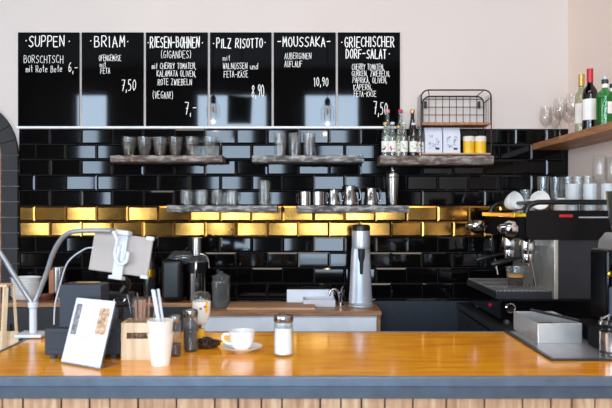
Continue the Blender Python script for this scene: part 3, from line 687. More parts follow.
# soda maker
t = thing('soda_maker', 'silver upright soda maker with black top on the worktop end', 'soda maker', (wx(361,-.25), -.25, .9))
def ell(sx, sy, z, n=24): return [(sx*math.cos(2*math.pi*k/n), sy*math.sin(2*math.pi*k/n), z) for k in range(n)]
bm = NB(); lathe(bm, [(0,0),(.074,0),(.078,.004),(.078,.014),(.07,.02),(0,.022)], 32); obj('foot', bm, 'silver', t)
def loft(bm, secs, cap=True):
    R = [[bm.verts.new(p) for p in s] for s in secs]
    for A, B in zip(R, R[1:]):
        for k in range(len(A)): bm.faces.new((A[k], A[(k+1)%len(A)], B[(k+1)%len(A)], B[k]))
    if cap: bm.faces.new(R[0]); bm.faces.new(R[-1])
    return bm
def off(s, dy): return [(x, y+dy, z) for x, y, z in s]
bm = NB(); loft(bm, [off(ell(.074,.042,.018),.03), off(ell(.068,.04,.12),.032), off(ell(.06,.04,.3),.03), off(ell(.056,.04,.36),.03)]); obj('column', bm, 'silver', t)
bm = NB(); loft(bm, [ell(.054,.062,.355), ell(.056,.066,.37), ell(.056,.066,.455), ell(.055,.064,.462)]); obj('head', bm, 'silver', t)
bm = NB(); loft(bm, [ell(.056,.066,.463), ell(.056,.066,.486), ell(.05,.06,.497), ell(.03,.036,.5)]); obj('top_cap', bm, 'black', t)
bm = NB(); lathe(bm, [(.022,.36),(.02,.3),(.012,.27),(.009,.2),(0,.2)], 16, c=(0,-.03,0)); obj('nozzle', bm, 'charcoal', t)

# ------------------------------------------------------------------ right-hand counter
t = thing('side_cabinet', 'dark cabinet run with drawers along right wall under the coffee machine', 'cabinet', (0, 0, 0))
RX = .97
bm = NB(); box(bm, RX-.01, RW-.004, -1.64, -.05, .865, .9, .003); obj('worktop', bm, 'charcoal', t)
bm = NB(); box(bm, RX+.02, RW-.004, -1.62, -.05, 0, .864); obj('carcass', bm, 'black', t)
for k in range(3):
    y0 = -.07-.515*k; 
    for (z0, z1) in ((.62, .85), (.1, .61)):
        bm = NB(); box(bm, RX, RX+.02, y0-.505, y0, z0, z1, .003); d = obj('drawer', bm, 'charcoal', t)
        bm = NB(); tube(bm, [(RX-.012,y0-.2,z1-.05),(RX-.012,y0-.3,z1-.05)], .004, 8); obj('handle', bm, 'steel', d)

# ------------------------------------------------------------------ espresso machine
MY0, MY1, MZ = -.92, -.2, .9           # near and far ends
t = thing('espresso_machine', 'large black espresso machine with chrome knobs and brass strip, right', 'coffee machine', (0, 0, MZ))
def L(z): return z-MZ
bm = NB(); prism(bm, [(1.13,L(1.36)),(1.155,L(1.335)),(1.66,L(1.335)),(1.66,L(1.487)),(1.145,L(1.487)),(1.13,L(1.475))], MY0, MY1); obj('top_body', bm, 'black_gloss', t, 20)
bm = NB()
def rail(y):
    return smooth_pts([(1.135,y,L(1.47)),(1.145,y,L(1.505)),(1.185,y,L(1.527)),(1.25,y,L(1.53)),(1.4,y,L(1.53)),(1.655,y,L(1.53))], 5)
tube(bm, rail(MY0+.015), .014, 10); tube(bm, rail(MY1-.015), .014, 10)
for x in (1.41, 1.6): tube(bm, [(x,MY0+.015,L(1.48)),(x,MY0+.015,L(1.53))], .01, 8); tube(bm, [(x,MY1-.015,L(1.48)),(x,MY1-.015,L(1.53))], .01, 8)
tube(bm, [(1.185,MY0+.015,L(1.527)),(1.185,MY1-.015,L(1.527))], .011, 10)
obj('cup_rail', bm, 'black', t)
bm = NB(); box(bm, 1.3, 1.37, MY0-.004, MY0+.0, L(1.452), L(1.467), .002); obj('red_badge', bm, 'red', t)
bm = NB(); box(bm, 1.40, 1.655, MY0-.003, MY0, L(1.448), L(1.456), .001); obj('chrome_line', bm, 'steel_sat', t)
bm = NB(); box(bm, 1.085, 1.14, MY0+.06, MY1, L(1.45), L(1.475), .004); obj('brass_strip', bm, 'brass', t)
bm = NB(); box(bm, 1.10, 1.15, MY0+.02, MY1, L(1.345), L(1.45), .004); obj('control_panel', bm, 'matte_black', t)
for y, kx in ((MY0+.045, 1.125), (MY1-.1, 1.09)):
    bm = NB()
    Mx = Matrix.Translation((kx, y, L(1.392))) @ Matrix.Rotation(-math.pi/2, 4, 'Y')
    lathe(bm, [(0,0),(.014,0),(.014,.02),(.03,.024),(.034,.034),(.034,.056),(.03,.066),(.022,.07),(.02,.086),(.012,.092),(0,.093)], 20, rib=.05, ribn=6, zr=(.03,.06), M4=Mx @ Matrix.Diagonal((1.2,1.2,1.35,1))); obj('steam_knob', bm, 'chrome', t)
bm = NB(); box(bm, 1.295, 1.65, MY0+.01, MY1-.01, L(1.03), L(1.34), .004); obj('lower_body', bm, 'charcoal', t)
bm = NB(); box(bm, 1.275, 1.297, MY0+.0, MY1, L(1.03), L(1.338), .004); obj('splash_panel', bm, 'splash', t)
bm = NB(); box(bm, 1.0, 1.66, MY0, MY1, L(.925), L(1.03), .006); obj('base', bm, 'black_gloss', t)
bm = NB(); box(bm, .985, 1.29, MY0+.03, MY1-.03, L(1.028), L(1.066), .004); dt = obj('drip_tray', bm, 'charcoal', t)
bm = NB()
for k in range(13): x = 1.0+k*.0225; box(bm, x-.005, x+.005, MY0+.045, MY1-.045, L(1.064), L(1.072))
for k in range(4): y = MY0+.05+k*(MY1-MY0-.1)/3; box(bm, .992, 1.278, y-.005, y+.005, L(1.064), L(1.0715))
obj('grille', bm, 'grille', dt)
for (x, y) in ((1.05,MY0+.05),(1.6,MY0+.05),(1.05,MY1-.05),(1.6,MY1-.05)):
    bm = NB(); lathe(bm, [(0,0),(.025,0),(.02,.026),(0,.026)], 16, c=(x,y,0)); obj('foot', bm, 'black', t)
for y in (MY0+.2, MY1-.18):
    bm = NB(); lathe(bm, [(0,L(1.24)),(.036,L(1.24)),(.037,L(1.262)),(.042,L(1.27)),(.042,L(1.31)),(.034,L(1.34)),(0,L(1.34))], 24, c=(1.2,y,0)); obj('group_head', bm, 'chrome', t)
    bm = NB(); lathe(bm, [(0,L(1.2)),(.03,L(1.2)),(.034,L(1.21)),(.034,L(1.24)),(.038,L(1.243)),(.038,L(1.252)),(0,L(1.252))], 24, c=(1.2,y,0)); tube(bm, [(1.2,y,L(1.205)),(1.2,y,L(1.185))], .01, 8)
    pf = obj('portafilter', bm, 'chrome', t)
    bm = NB(); tube(bm, smooth_pts([(1.17,y,L(1.23)),(1.12,y,L(1.222)),(1.06,y,L(1.208)),(1.005,y,L(1.192))], 4), [.008]*4+[.012]*3+[.015]*4+[.013]*2, 10); obj('handle', bm, 'black', pf)
for y, xx in ((MY0+.04, 1.22), (MY1-.04, 1.2)):
    bm = NB(); tube(bm, smooth_pts([(xx-.06,y,L(1.34)),(xx-.07,y,L(1.28)),(xx-.05,y,L(1.2)),(xx-.035,y,L(1.12)),(xx-.03,y,L(1.095))], 5), .006, 8); obj('steam_wand', bm, 'chrome', t)
bm = NB(); Mx = Matrix.Translation((1.05, MY0, L(.985))) @ Matrix.Rotation(math.pi/2, 4, 'X')
lathe(bm, [(.022,0),(.026,0),(.026,.006),(.022,.008),(.021,.004),(0,.004)], 24, M4=Mx); obj('gauge_ring', bm, 'chrome', t)
bm = NB(); Mx = Matrix.Translation((1.0, MY0+.2, L(.975))) @ Matrix.Rotation(-math.pi/2, 4, 'Y')
lathe(bm, [(0,0),(.012,0),(.012,.008),(0,.01)], 16, M4=Mx); obj('indicator_lamp', bm, 'red', t)
# espresso glass under the spout
zt = 1.072
y = MY0+.17; X = wx(515.5, y)
t = thing('espresso_glass', 'small glass of espresso with golden crema on the drip tray', 'glass', (X, y, zt))
obj('tumbler', tumbler_bm(.098, .036, .047), 'glass', t); t.scale = (1.12, 1.12, 1.15)
bm = NB(); lathe(bm, [(0,.01),(.0335,.01),(.0385,.05),(0,.05)], 24); obj('coffee', bm, 'coffee', t)
bm = NB(); lathe(bm, [(.0385,.05),(.0402,.064),(0,.064)], 24); obj('crema', bm, 'crema', t)

# crockery on top of the machine (z 1.487)
ZT = 1.487
def cup_bm(h=.06, r=.042):
    return lathe(NB(), [(0,0),(r*.55,0),(r*.6,.004),(r*.8,h*.3),(r*.96,h*.7),(r,h),(r*.95,h),(r*.9,h*.68),(r*.72,h*.3),(r*.5,.008),(0,.008)], 28)
c0 = thing('coffee_cup', 'x', 'cup', group='white cups on the espresso machine')
obj('bowl', cup_bm(.07, .052), 'porcelain', c0)
bm = NB(); tube(bm, smooth_pts([(.047,0,.058),(.066,0,.056),(.07,0,.04),(.06,0,.024),(.039,0,.02)], 5), .0045, 8); obj('handle', bm, 'porcelain', c0)
# cups lie tipped on their sides / stand rim down as in the photo
spots = [(508, -.6, 'white cup tipped on its side, far left on the espresso machine', (1.25, 0, .5), .045),
         (541, -.7, 'white cup tipped on its side, second from left on the espresso machine', (1.3, 0, -.4), .045),
         (563, -.52, 'white cup rim down between tipped cup and small glass stack', (math.pi, 0, 1.0), .07)]
for i, (px, y, lab, rot, dz) in enumerate(spots):
    o = c0 if i == 0 else dup(c0, (0,0,0), lab)
    o['label'] = lab; o.rotation_euler = rot
    mr = o.rotation_euler.to_matrix(); lo = min((mr @ v.co).z for c in o.children for v in c.data.vertices)
    o.location = (wx(px, y), y, ZT-lo+.001)
t0 = obj('small_beaker', tumbler_bm(.1, .028, .036, .03, 12, seg=48), 'glass_frost'); tag(t0, 'x', 'glass', 'small glasses standing on the espresso machine')
sp = [(531, -.62, 0, 'small frosted glass between the two tipped white cups'), (572.5, -.8, 0, 'small glass, lower one of the stack left of the rail post'), (573, -.8, .045, 'small glass, upper one of the stack left of the rail post'),
      (590, -.83, 0, 'small glass, lower one of the stack right of the rail post'), (590, -.83, .045, 'small glass, upper one of the stack right of the rail post'), (608, -.86, 0, 'small glass at the right photo edge on the machine'), (608, -.86, .045, 'small glass stacked on another at the right photo edge')]
for i, (px, y, dz, lab) in enumerate(sp):
    p = (wx(px, y), y, ZT+dz)
    if i == 0: t0.location = p; t0['label'] = lab; t0.scale = (.8, .8, .62)
    else: dup(t0, p, lab, sc=(1, 1, .95))
t0 = obj('tall_glass', tumbler_bm(.2, .028, .034), 'glass'); tag(t0, 'x', 'glass', 'tall glasses at the back of the espresso machine')
for i, (px, y, lab) in enumerate([(543, -.38, 'tall clear glass, first from left at the back of the machine'), (556, -.42, 'tall clear glass, second from left at the back of the machine'), (567.5, -.46, 'tall clear glass, third from left at the back of the machine'), (578, -.5, 'tall clear glass, fourth from left at the back of the machine'), (588, -.54, 'tall clear glass, nearest the stemmed glasses on the machine'), (526, -.32, 'tall clear glass standing apart at the far left back of the machine')]):
    p = (wx(px, y), y, ZT)
    if i == 0: t0.location = p; t0['label'] = lab
    else: dup(t0, p, lab, sc=(1,1,.97 if i < 5 else .62))
t0 = obj('stemmed_glass', wine_glass_bm(.29), 'glass_wine'); tag(t0, 'x', 'wine glass', 'stemmed glasses on the espresso machine')
for i, (px, y, lab) in enumerate([(600, -.80, 'stemmed glass on the espresso machine, left one'), (612, -.72, 'stemmed glass on the espresso machine, at the right photo edge')]):
    p = (wx(px, y), y, ZT)
    if i == 0: t0.location = p; t0['label'] = lab
    else: dup(t0, p, lab)

# ------------------------------------------------------------------ the bar in front
BF, BB, BZ = 2.07-CD, 2.82-CD, 1.0
BX0, BX1 = -1.06, RW-.006
t = thing('bar_counter', 'long bar with glossy orange wood top, blue steel edge and plank front', 'bar', (0, 0, 0))
bm = NB(); box(bm, BX0, BX1, BF+.012, BB, BZ-.04, BZ, .003); obj('bar_top', bm, 'bar', t)
bm = NB(); box(bm, BX0-.012, BX1, BF, BF+.012, BZ-.031, BZ+.002, .005, seg=3); box(bm, BX0-.012, BX0, BF+.012, BB+.01, BZ-.031, BZ+.002, .002); box(bm, BX0-.012, .80, BB, BB+.01, BZ-.031, BZ+.002, .002); obj('steel_edge', bm, 'steel_edge', t)
bm = NB(); box(bm, BX0-.006, BX1, BF+.006, BF+.03, BZ-.066, BZ-.031, .002); obj('lower_steel_edge', bm, 'steel_edge_dark', t)  # darker steel colour holds the shade below the upper edge
x = BX0; k = 0
bm = NB()
while x < BX1:
    w = random.choice((.062, .07, .085, .1, .115)); x1 = min(BX1, x+w)
    yy = BF+.03+random.uniform(0, .006)
    box(bm, x+.002, x1-.002, yy, yy+.02, 0, BZ-.066, .003); x = x1
obj('plank_front', bm, 'plank', t)
bm = NB(); box(bm, BX0+.01, BX1, BF+.056, BB-.06, 0, BZ-.041); obj('carcass', bm, 'black', t)
# steel inset on the right of the bar
IX, IY = .815, 2.30-CD
t = thing('steel_inset', 'flat steel inset plate with dark rim at right end of the bar top', 'drain plate', (0, 0, BZ))
bm = NB(); box(bm, IX, BX1-.005, IY, BB-.002, 0, .004); obj('plate', bm, 'steel_sat', t)
bm = NB(); box(bm, IX-.016, IX, IY-.016, BB-.002, 0, .007, .002); box(bm, IX, BX1-.005, IY-.016, IY, 0, .007, .002); obj('rim', bm, 'charcoal', t)
# knock box drawer
ZI = BZ+.004
y0, y1 = 2.56-CD, 2.86-CD
t = thing('knock_box', 'open steel knock box with bar across, on the steel inset', 'knock box', ((.848+1.01)/2, (y0+y1)/2, ZI))
hw, hd = .081, .15
bm = NB()
box(bm, -hw, hw, -hd, -hd+.006, 0, .074, .002); box(bm, -hw, hw, hd-.006, hd, 0, .074, .002); box(bm, -hw, -hw+.006, -hd+.006, hd-.006, 0, .074, .002); box(bm, hw-.006, hw, -hd+.006, hd-.006, 0, .074, .002); box(bm, -hw+.006, hw-.006, -hd+.006, hd-.006, 0, .006)
obj('tray', bm, 'steel_bright', t)
bm = NB(); tube(bm, [(-.01,hd-.003,.08),(hw-.003,-hd+.03,.08)], .0055, 10); obj('knock_bar', bm, 'charcoal', t)
bm = NB(); box(bm, -hw+.007, hw-.007, -hd+.007, hd-.007, .006, .03); obj('coffee_grounds', bm, 'cocoa', t)
# grinder at right edge
t = thing('coffee_grinder', 'black and steel coffee grinder at the right edge of the bar', 'grinder', (1.15, 2.64-CD, ZI), 0)
bm = NB(); box(bm, -.13, .2, -.25, -.095, 0, .072, .01); box(bm, -.1, .2, -.12, .13, 0, .06, .01); obj('base', bm, 'matte_black', t)
bm = NB(); box(bm, -.03, .14, -.03, .13, .06, .34, .015); obj('body', bm, 'black_gloss', t)
bm = NB(); box(bm, -.05, .12, -.11, .0, .05, .075, .006); obj('grounds_tray', bm, 'steel_sat', t)
bm = NB(); lathe(bm, [(0,.1),(.022,.1),(.024,.105),(.024,.2),(.02,.205),(0,.206)], 20, c=(-.012,-.07,0)); obj('doser', bm, 'steel_edge', t)
bm = NB(); lathe(bm, [(0,0),(.016,0),(.016,.1),(0,.1)], 16, c=(-.012,-.07,0)); tube(bm, [(-.012,-.07,.2),(.0,-.05,.27),(.03,-.02,.31)], [.014,.016,.022], 12); obj('chute', bm, 'charcoal', t)
bm = NB(); box(bm, .035, .075, -.12, -.1, .1, .24, .004); obj('copper_plate', bm, 'copper', t)
bm = NB(); prism(bm, [(0,.33),(.02,.3),(.16,.3),(.16,.40),(.03,.40),(.005,.37)], -.1, .12); obj('hopper_collar', bm, 'steel_sat', t)
bm = NB(); lathe(bm, [(0,0),(.009,0),(.010,.008),(0,.012)], 20, M4=Matrix.Translation((-.018,-.03,.25)) @ Matrix.Rotation(math.pi/2,4,'X')); obj('brass_knob', bm, 'brass', t)
bm = NB(); tube(bm, [(-.085,-.12,.06),(-.085,-.12,.1),(-.06,-.12,.11),(-.06,-.12,.06)], .007, 8); obj('fork', bm, 'chrome', t)
bm = NB(); lathe(bm, [(.06,.4),(.075,.46),(.085,.56),(.083,.56),(.07,.46),(.055,.4)], 24, c=(.08,.02,0)); obj('hopper', bm, 'glass_smoke', t)
# portafilter basket box at the very right
bm = NB(); y = 2.345-CD
t = thing('steel_cup', 'small steel container in front of the grinder base', 'container', (wx(611, y), y, ZI))
lathe(bm, [(0,0),(.034,0),(.036,.004),(.036,.08),(.038,.084),(.035,.084),(.033,.01),(0,.01)], 24); obj('body', bm, 'steel', t)
bm = NB(); lathe(bm, [(.0365,.012),(.0365,.02)], 24); obj('band', bm, 'charcoal', t)

# ------------------------------------------------------------------ things on the bar, left
# receipt printer on a cash box
y = 2.31-CD
t = thing('cash_box', 'low slate-blue cash box on small feet under the receipt printer', 'cash box', (wx(82, y), y+.1, BZ))
bm = NB(); box(bm, -.125, .125, -.1, .1, .014, .103, .006); obj('body', bm, 'printer', t)
for sx in (-1,1):
    for sy in (-1,1):
        bm = NB(); lathe(bm, [(0,0),(.011,0),(.013,.014),(0,.014)], 12, c=(sx*.1,sy*.08,0)); obj('foot', bm, 'steel_edge_dark', t)
bm = NB(); box(bm, -.105, .105, -.103, -.1, .035, .085, .001); obj('drawer_front', bm, 'printer', t)
t = thing('receipt_printer', 'slate-blue receipt printer standing on the cash box behind the leaflet', 'printer', (wx(83.5, y+.03)+.004, y+.1, BZ+.103))
bm = NB(); prism(bm, [(-.082,0),(.055,0),(.055,.137),(.052,.14),(-.079,.14),(-.082,.137)], -.075, .02); obj('body', bm, 'printer', t)
bm = NB(); box(bm, -.06, .035, -.03, -.018, .1395, .142); obj('paper_slot', bm, 'black', t)
bm = NB(); box(bm, -.05, .03, -.005, .012, .1395, .1425, .001); obj('gold_sticker', bm, 'gold_cap', t)
# black mount behind, holding tablet
y = 2.62-CD
t = thing('tablet_mount', 'black swivel mount carrying the tablet above the bar', 'mount', (wx(120, y), y, BZ))
bm = NB(); box(bm, -.055, .055, -.05, .05, 0, .012, .004); obj('base', bm, 'black', t)
bm = NB(); box(bm, -.05, .05, -.05, .03, .135, .185, .006); obj('housing', bm, 'black', t)
bm = NB(); tube(bm, [(0,0,.012),(0,0,.136)], .014, 12); obj('column', bm, 'black', t)
bm = NB(); tube(bm, smooth_pts([(.01,0,.185),(.03,-.005,.215),(.018,-.02,.24),(.02,-.02,.262)], 4), .014, 10); obj('arm', bm, 'black', t)
bm = NB(); tube(bm, [(.018+.028*math.cos(a/10*6.283),-.053,.158+.012*math.sin(a/10*6.283)) for a in range(10)], .0022, 6, closed=True); tube(bm, smooth_pts([(-.02,-.053,.15),(.0,-.053,.165),(.02,-.053,.152),(.035,-.053,.166)],4), .002, 6); obj('silver_loop', bm, 'chrome', t)
# tablet
yt = 2.56-CD; st = F/(CD+yt)
ctr = Vector((wx(121, yt), yt, wz(254, yt)))
t = thing('tablet', 'pale tablet seen from behind, tilted, above the receipt printer', 'tablet', ctr)
t.rotation_euler = (math.radians(-8), math.radians(6), math.radians(-12))
bm = NB(); box(bm, -.117, .117, -.004, .004, -.072, .072, .0035, seg=3); obj('case', bm, 'tablet', t)
bm = NB(); box(bm, -.108, .108, .004, .0046, -.064, .064); obj('screen', bm, 'black_gloss', t)
bm = NB(); box(bm, .09, .119, -.006, .005, -.078, -.066, .002); obj('edge_clip', bm, 'white', t)
bm = NB(); box(bm, .09, .119, -.006, .005, .062, .076, .002); obj('edge_clip', bm, 'white', t)
bm = NB(); box(bm, -.016, .024, -.016, -.004, -.088, .084, .004); cl = obj('white_clamp', bm, 'white', t)
bm = NB(); box(bm, -.024, .03, -.03, .008, .066, .086, .006); obj('jaw', bm, 'white', cl)
bm = NB(); box(bm, -.024, .03, -.026, .008, -.094, -.08, .004); obj('jaw', bm, 'white', cl)
bm = NB(); box(bm, -.008, .014, -.019, -.016, -.03, .03, .002); obj('slide', bm, 'silver', cl)
# gooseneck stand on the left bar end
yb = 2.72-CD
t = thing('gooseneck_stand', 'white post with grey gooseneck arms clamped to the left bar end', 'stand', (-1.06, yb, BZ))
bx0 = -1.06
bm = NB(); box(bm, -.055, .05, -.05, .05, .003, .016, .004); obj('base_plate', bm, 'white', t)
bm = NB(); lathe(bm, [(0,.016),(.014,.016),(.014,.11),(.019,.115),(.019,.135),(0,.137)], 20); obj('post', bm, 'white', t)
def lp(px, py, y): return (wx(px, y)-bx0, y-yb, wz(py, y)-BZ)
bm = NB(); tube(bm, smooth_pts([lp(35,302,yb), lp(40,290,yb+.0), lp(47,272,yb-.02), lp(53,254,yb-.05), lp(60,241,yb-.08), lp(68,233.5,yb-.11), lp(80,231,yb-.14), lp(100,230.5,yb-.17), lp(112,231,yt-.03)], 6), .0095, 10); obj('gooseneck', bm, 'grey_tube', t)
bm = NB(); tube(bm, smooth_pts([lp(32,303,yb), lp(24,291,yb-.01), lp(12,272,yb-.03), lp(0,253,yb-.05), lp(-30,215,yb-.1)], 5), .010, 10); obj('metal_arm', bm, 'steel_sat', t)
# white cables
bm = NB(); tube(bm, smooth_pts([(wx(92,yt),yt+.02,wz(248,yt)), (wx(80,yt),yt+.05,wz(250,yt)), (wx(68,yt+.1),yt+.1,wz(262,yt+.1)), (wx(60,yt+.13),yt+.13,wz(285,yt+.13)), (wx(55,yt+.13),yt+.13,wz(305,yt+.13)), (wx(54,yt+.13),yt+.13,1.03), (wx(57,yt+.12),yt+.1,1.006)], 6), .0025, 8)
o = obj('charging_cable', bm, 'white'); tag(o, 'thin white charging cable looping from the tablet to the bar', 'cable')
tp = t
bm = NB(); tube(bm, smooth_pts([lp(113,231.5,yt-.03), lp(117,240,yt-.035), lp(115,255,yt-.035), lp(119,264,yt-.036), lp(126,262,yt-.034), lp(128,252,yt-.03)], 6), .0065, 8); obj('white_hose', bm, 'white', t)
# leaflet in a clear holder
P0 = Vector((-.787, 2.258-CD, BZ)); ex = Vector((.161,-.098,0)).normalized(); bk = Vector((.52,.857,0)).normalized()
upv = (Vector((0,0,.2026))+bk*.0646); H = upv.length; upv.normalize(); nrm = ex.cross(upv).normalized()
def plane_mat(orig): return Matrix(((ex.x,upv.x,nrm.x,orig.x),(ex.y,upv.y,nrm.y,orig.y),(ex.z,upv.z,nrm.z,orig.z),(0,0,0,1)))
W = .178
def sheet(bm, x0, x1, z0, z1, d0, d1, mi=0):
    box(bm, x0, x1, z0, z1, d0, d1, 0, mi)
t = thing('menu_leaflet', 'white printed leaflet with photo strips leaning on the bar', 'leaflet')
t.matrix_world = plane_mat(P0+nrm*.004+upv*.004)
bm = NB(); sheet(bm, 0, W, 0, H-.004, 0, .0012); obj('sheet', bm, 'paper', t)
bm = NB(); sheet(bm, .010, .036, .09, .19, .0012, .0016); obj('left_photo', bm, 'photo_a', t)
bm = NB(); sheet(bm, W-.058, W-.012, .10, .185, .0012, .0016); obj('right_photo', bm, 'photo_b', t)
bm = NB()
for (x0, x1, z) in ((.045,.1,.088),(.045,.095,.082),(.035,.06,.07),(.12,.15,.09),(.12,.128,.06),(.12,.15,.035),(.12,.145,.028)): sheet(bm, x0, x1, z, z+.0025, .0012, .0015)
obj('fine_print', bm, 'grey_ink', t)
t = thing('leaflet_holder', 'clear acrylic holder with slanted foot supporting the white leaflet', 'holder')
t.matrix_world = plane_mat(P0)
bm = NB(); sheet(bm, -.002, W+.004, 0, H, 0, .002); obj('back_sheet', bm, 'acrylic', t)
bm = NB(); sheet(bm, -.002, W+.004, 0, .009, .0058, .0068); obj('front_lip', bm, 'acrylic', t)
inv = plane_mat(P0).inverted()
bm = NB(); box(bm, 0, W, 0, .085, 0, .003); bmesh.ops.transform(bm, matrix=inv @ Matrix.Translation(P0) @ Matrix(((ex.x,bk.x,0,0),(ex.y,bk.y,0,0),(0,0,1,0),(0,0,0,1))), verts=bm.verts[:]); obj('foot', bm, 'acrylic', t)

# wooden caddy with glass of sticks and spoons
y = 2.30-CD
X0, X1 = wx(121, y), wx(154, y); cw = (X1-X0)/2
t = thing('wooden_caddy', 'pale wooden box with slot handle holding spoons and stirrers', 'caddy', ((X0+X1)/2, y+.055, BZ))
hb = .122
bm = NB()
box(bm, -cw, cw, -.055, -.047, 0, .07, .001); box(bm, -cw, -cw+.018, -.055, -.047, .07, .09); box(bm, cw-.018, cw, -.055, -.047, .07, .09); box(bm, -cw, cw, -.055, -.047, .09, hb, .001)
obj('front_panel', bm, 'pine_v', t)
bm = NB(); box(bm, -cw, cw, .047, .055, 0, hb, .001); obj('back_panel', bm, 'pine_v', t)
bm = NB(); box(bm, -cw, -cw+.008, -.047, .047, 0, hb); obj('side_panel', bm, 'pine', t)
bm = NB(); box(bm, cw-.008, cw, -.047, .047, 0, hb); obj('side_panel', bm, 'pine', t)
bm = NB(); box(bm, -cw+.008, cw-.008, -.047, .047, 0, .008); obj('bottom_panel', bm, 'pine', t)
cx, cy = (X0+X1)/2, y+.055
o = obj('stick_glass', tumbler_bm(.19, .022, .024), 'glass'); o.location = (cx-.002, cy-.015, BZ+.008); tag(o, 'slim glass full of brown sugar sticks standing in the wooden box', 'glass')
s0 = None
for i, (dx, dy, tl, lab) in enumerate(((-.010,-.002,-.03,'brown sugar stick in the slim glass, left edge'),(-.003,.004,.0,'brown sugar stick in the slim glass, back'),(.004,-.004,.02,'brown sugar stick in the slim glass, front'),(.011,.003,.04,'brown sugar stick in the slim glass, right edge'))):
    if i == 0:
        bm = NB(); box(bm, -.004, .004, -.002, .002, .012, .185, .001); s0 = obj('sugar_stick', bm, 'copper'); tag(s0, lab, 'sugar stick', 'sugar sticks in the slim glass'); o = s0
    else: o = dup(s0, (0,0,0), lab)
    o.location = (cx-.002+dx*.8, cy-.015+dy, BZ+.008); o.rotation_euler = (0, tl, 0)
s0 = None
for i, (dx, dy, ty, lab) in enumerate(((.028,.0,.06,'brown wooden stirrer behind the paper cup, left of three'),(.034,.012,.14,'brown wooden stirrer behind the paper cup, middle of three'),(.038,-.008,.22,'brown wooden stirrer behind the paper cup, most tilted of three'))):
    if i == 0:
        bm = NB(); box(bm, -.003, .003, -.0012, .0012, 0, .19, .0008); s0 = obj('wooden_stirrer', bm, 'shelf_wood'); tag(s0, lab, 'stirrer', 'wooden stirrers in the wooden box'); o = s0
    else: o = dup(s0, (0,0,0), lab)
    o.location = (cx+dx-.012, cy+dy, BZ+.009); o.rotation_euler = (0, ty, 0)
for i, (dx, ty, lab) in enumerate(((-.03,-.22,'steel spoon leaning out of the wooden box to the left'),(-.022,-.1,'steel spoon standing upright in the wooden box'))):
    if i == 0:
        bm = NB(); tube(bm, [(0,0,.05),(0,0,.18),(0,0,.2)], [.002,.0035,.003], 8)
        R = []
        for k in range(9):
            u = k/8; w = .016*math.sin(math.pi*min(1, u*.93+.05))**.7
            R.append([(-w,-.003,.0+.055*u),(0,.003,.055*u),(w,-.003,.055*u),(0,.0045,.055*u)])
        loft(bm, R); sp0 = obj('spoon', bm, 'steel'); tag(sp0, lab, 'spoon', 'spoons in the wooden box'); o = sp0
    else: o = dup(sp0, (0,0,0), lab)
    o.location = (cx+dx+.02, cy+.02+i*.01, BZ+.012); o.rotation_euler = (0, ty, 0)
# paper cups, nested, and straws
y = 2.235-CD; X = wx(160.5, y)
cb = lambda: lathe(NB(), [(0,.004),(.0275,.004),(.0285,0),(.0295,0),(.0408,.097),(.0424,.098),(.0428,.1),(.042,.102),(.0395,.101),(.028,.008),(0,.008)], 36)
c0 = obj('paper_cup', cb(), 'papercup'); c0.location = (X, y, BZ); tag(c0, 'cream paper cup, lower of two nested cups on the bar', 'paper cup', 'nested paper cups')
dup(c0, (X, y, BZ+.041), 'cream paper cup nested on top, holding white straws')
s0 = None
for i, (dx, dy, rx, ry, lab) in enumerate(((.006,.006,.02,-.17,'white paper straw in the paper cup, leftmost'),(.012,-.004,.05,-.16,'white paper straw in the paper cup, middle'),(.018,.008,-.02,-.15,'white paper straw in the paper cup, right'))):
    if i == 0:
        bm = NB(); lathe(bm, [(.0046,0),(.0046,.19),(.0036,.19),(.0036,0)], 12); s0 = obj('paper_straw', bm, 'paper'); tag(s0, lab, 'straw', 'white straws in the paper cup'); o = s0
    else: o = dup(s0, (0,0,0), lab)
    o.location = (X+dx, y+dy, BZ+.052); o.rotation_euler = (rx, ry, 0)
# glass shakers
def shaker(label, px, py, h, r, fill, fh, cap='steel', name='glass_shaker', tube_in=True):
    y = yon(py, BZ)
    t = thing(name, label, 'shaker', (wx(px, y), y, BZ))
    bm = NB(); lathe(bm, [(0,0),(r*.95,0),(r,.004),(r,h*.35),(r*.96,h*.5),(r*.92,h*.8),(r*.88,h*.84),(r*.82,h*.84),(r*.86,h*.78),(r*.9,h*.5),(r*.93,.007),(0,.007)], 28, rib=.025, ribn=10, zr=(.003, h*.6)); obj('jar', bm, 'glass', t)
    bm = NB(); lathe(bm, [(0,.008),(r*.88,.008),(r*.88,h*fh*.6),(r*.85,h*fh),(0,h*fh+.003)], 24); obj('filling', bm, fill, t)
    bm = NB(); lathe(bm, [(r*.9,h*.8),(r*.96,h*.82),(r*.98,h*.92),(r*.9,h*.97),(r*.5,h),(0,h)], 28); obj('lid', bm, cap, t)
    return t
shaker('glass cocoa shaker standing just behind the paper cup', 175, 356, .14, .022, 'cocoa', .3)
shaker('glass shaker with dark filling in front of the brown dish', 190.5, 351, .148, .0265, 'cocoa', .5)
shaker('sugar shaker with steel lid standing alone on the bar', 283.5, 355.5, .142, .0345, 'sugar', .66)
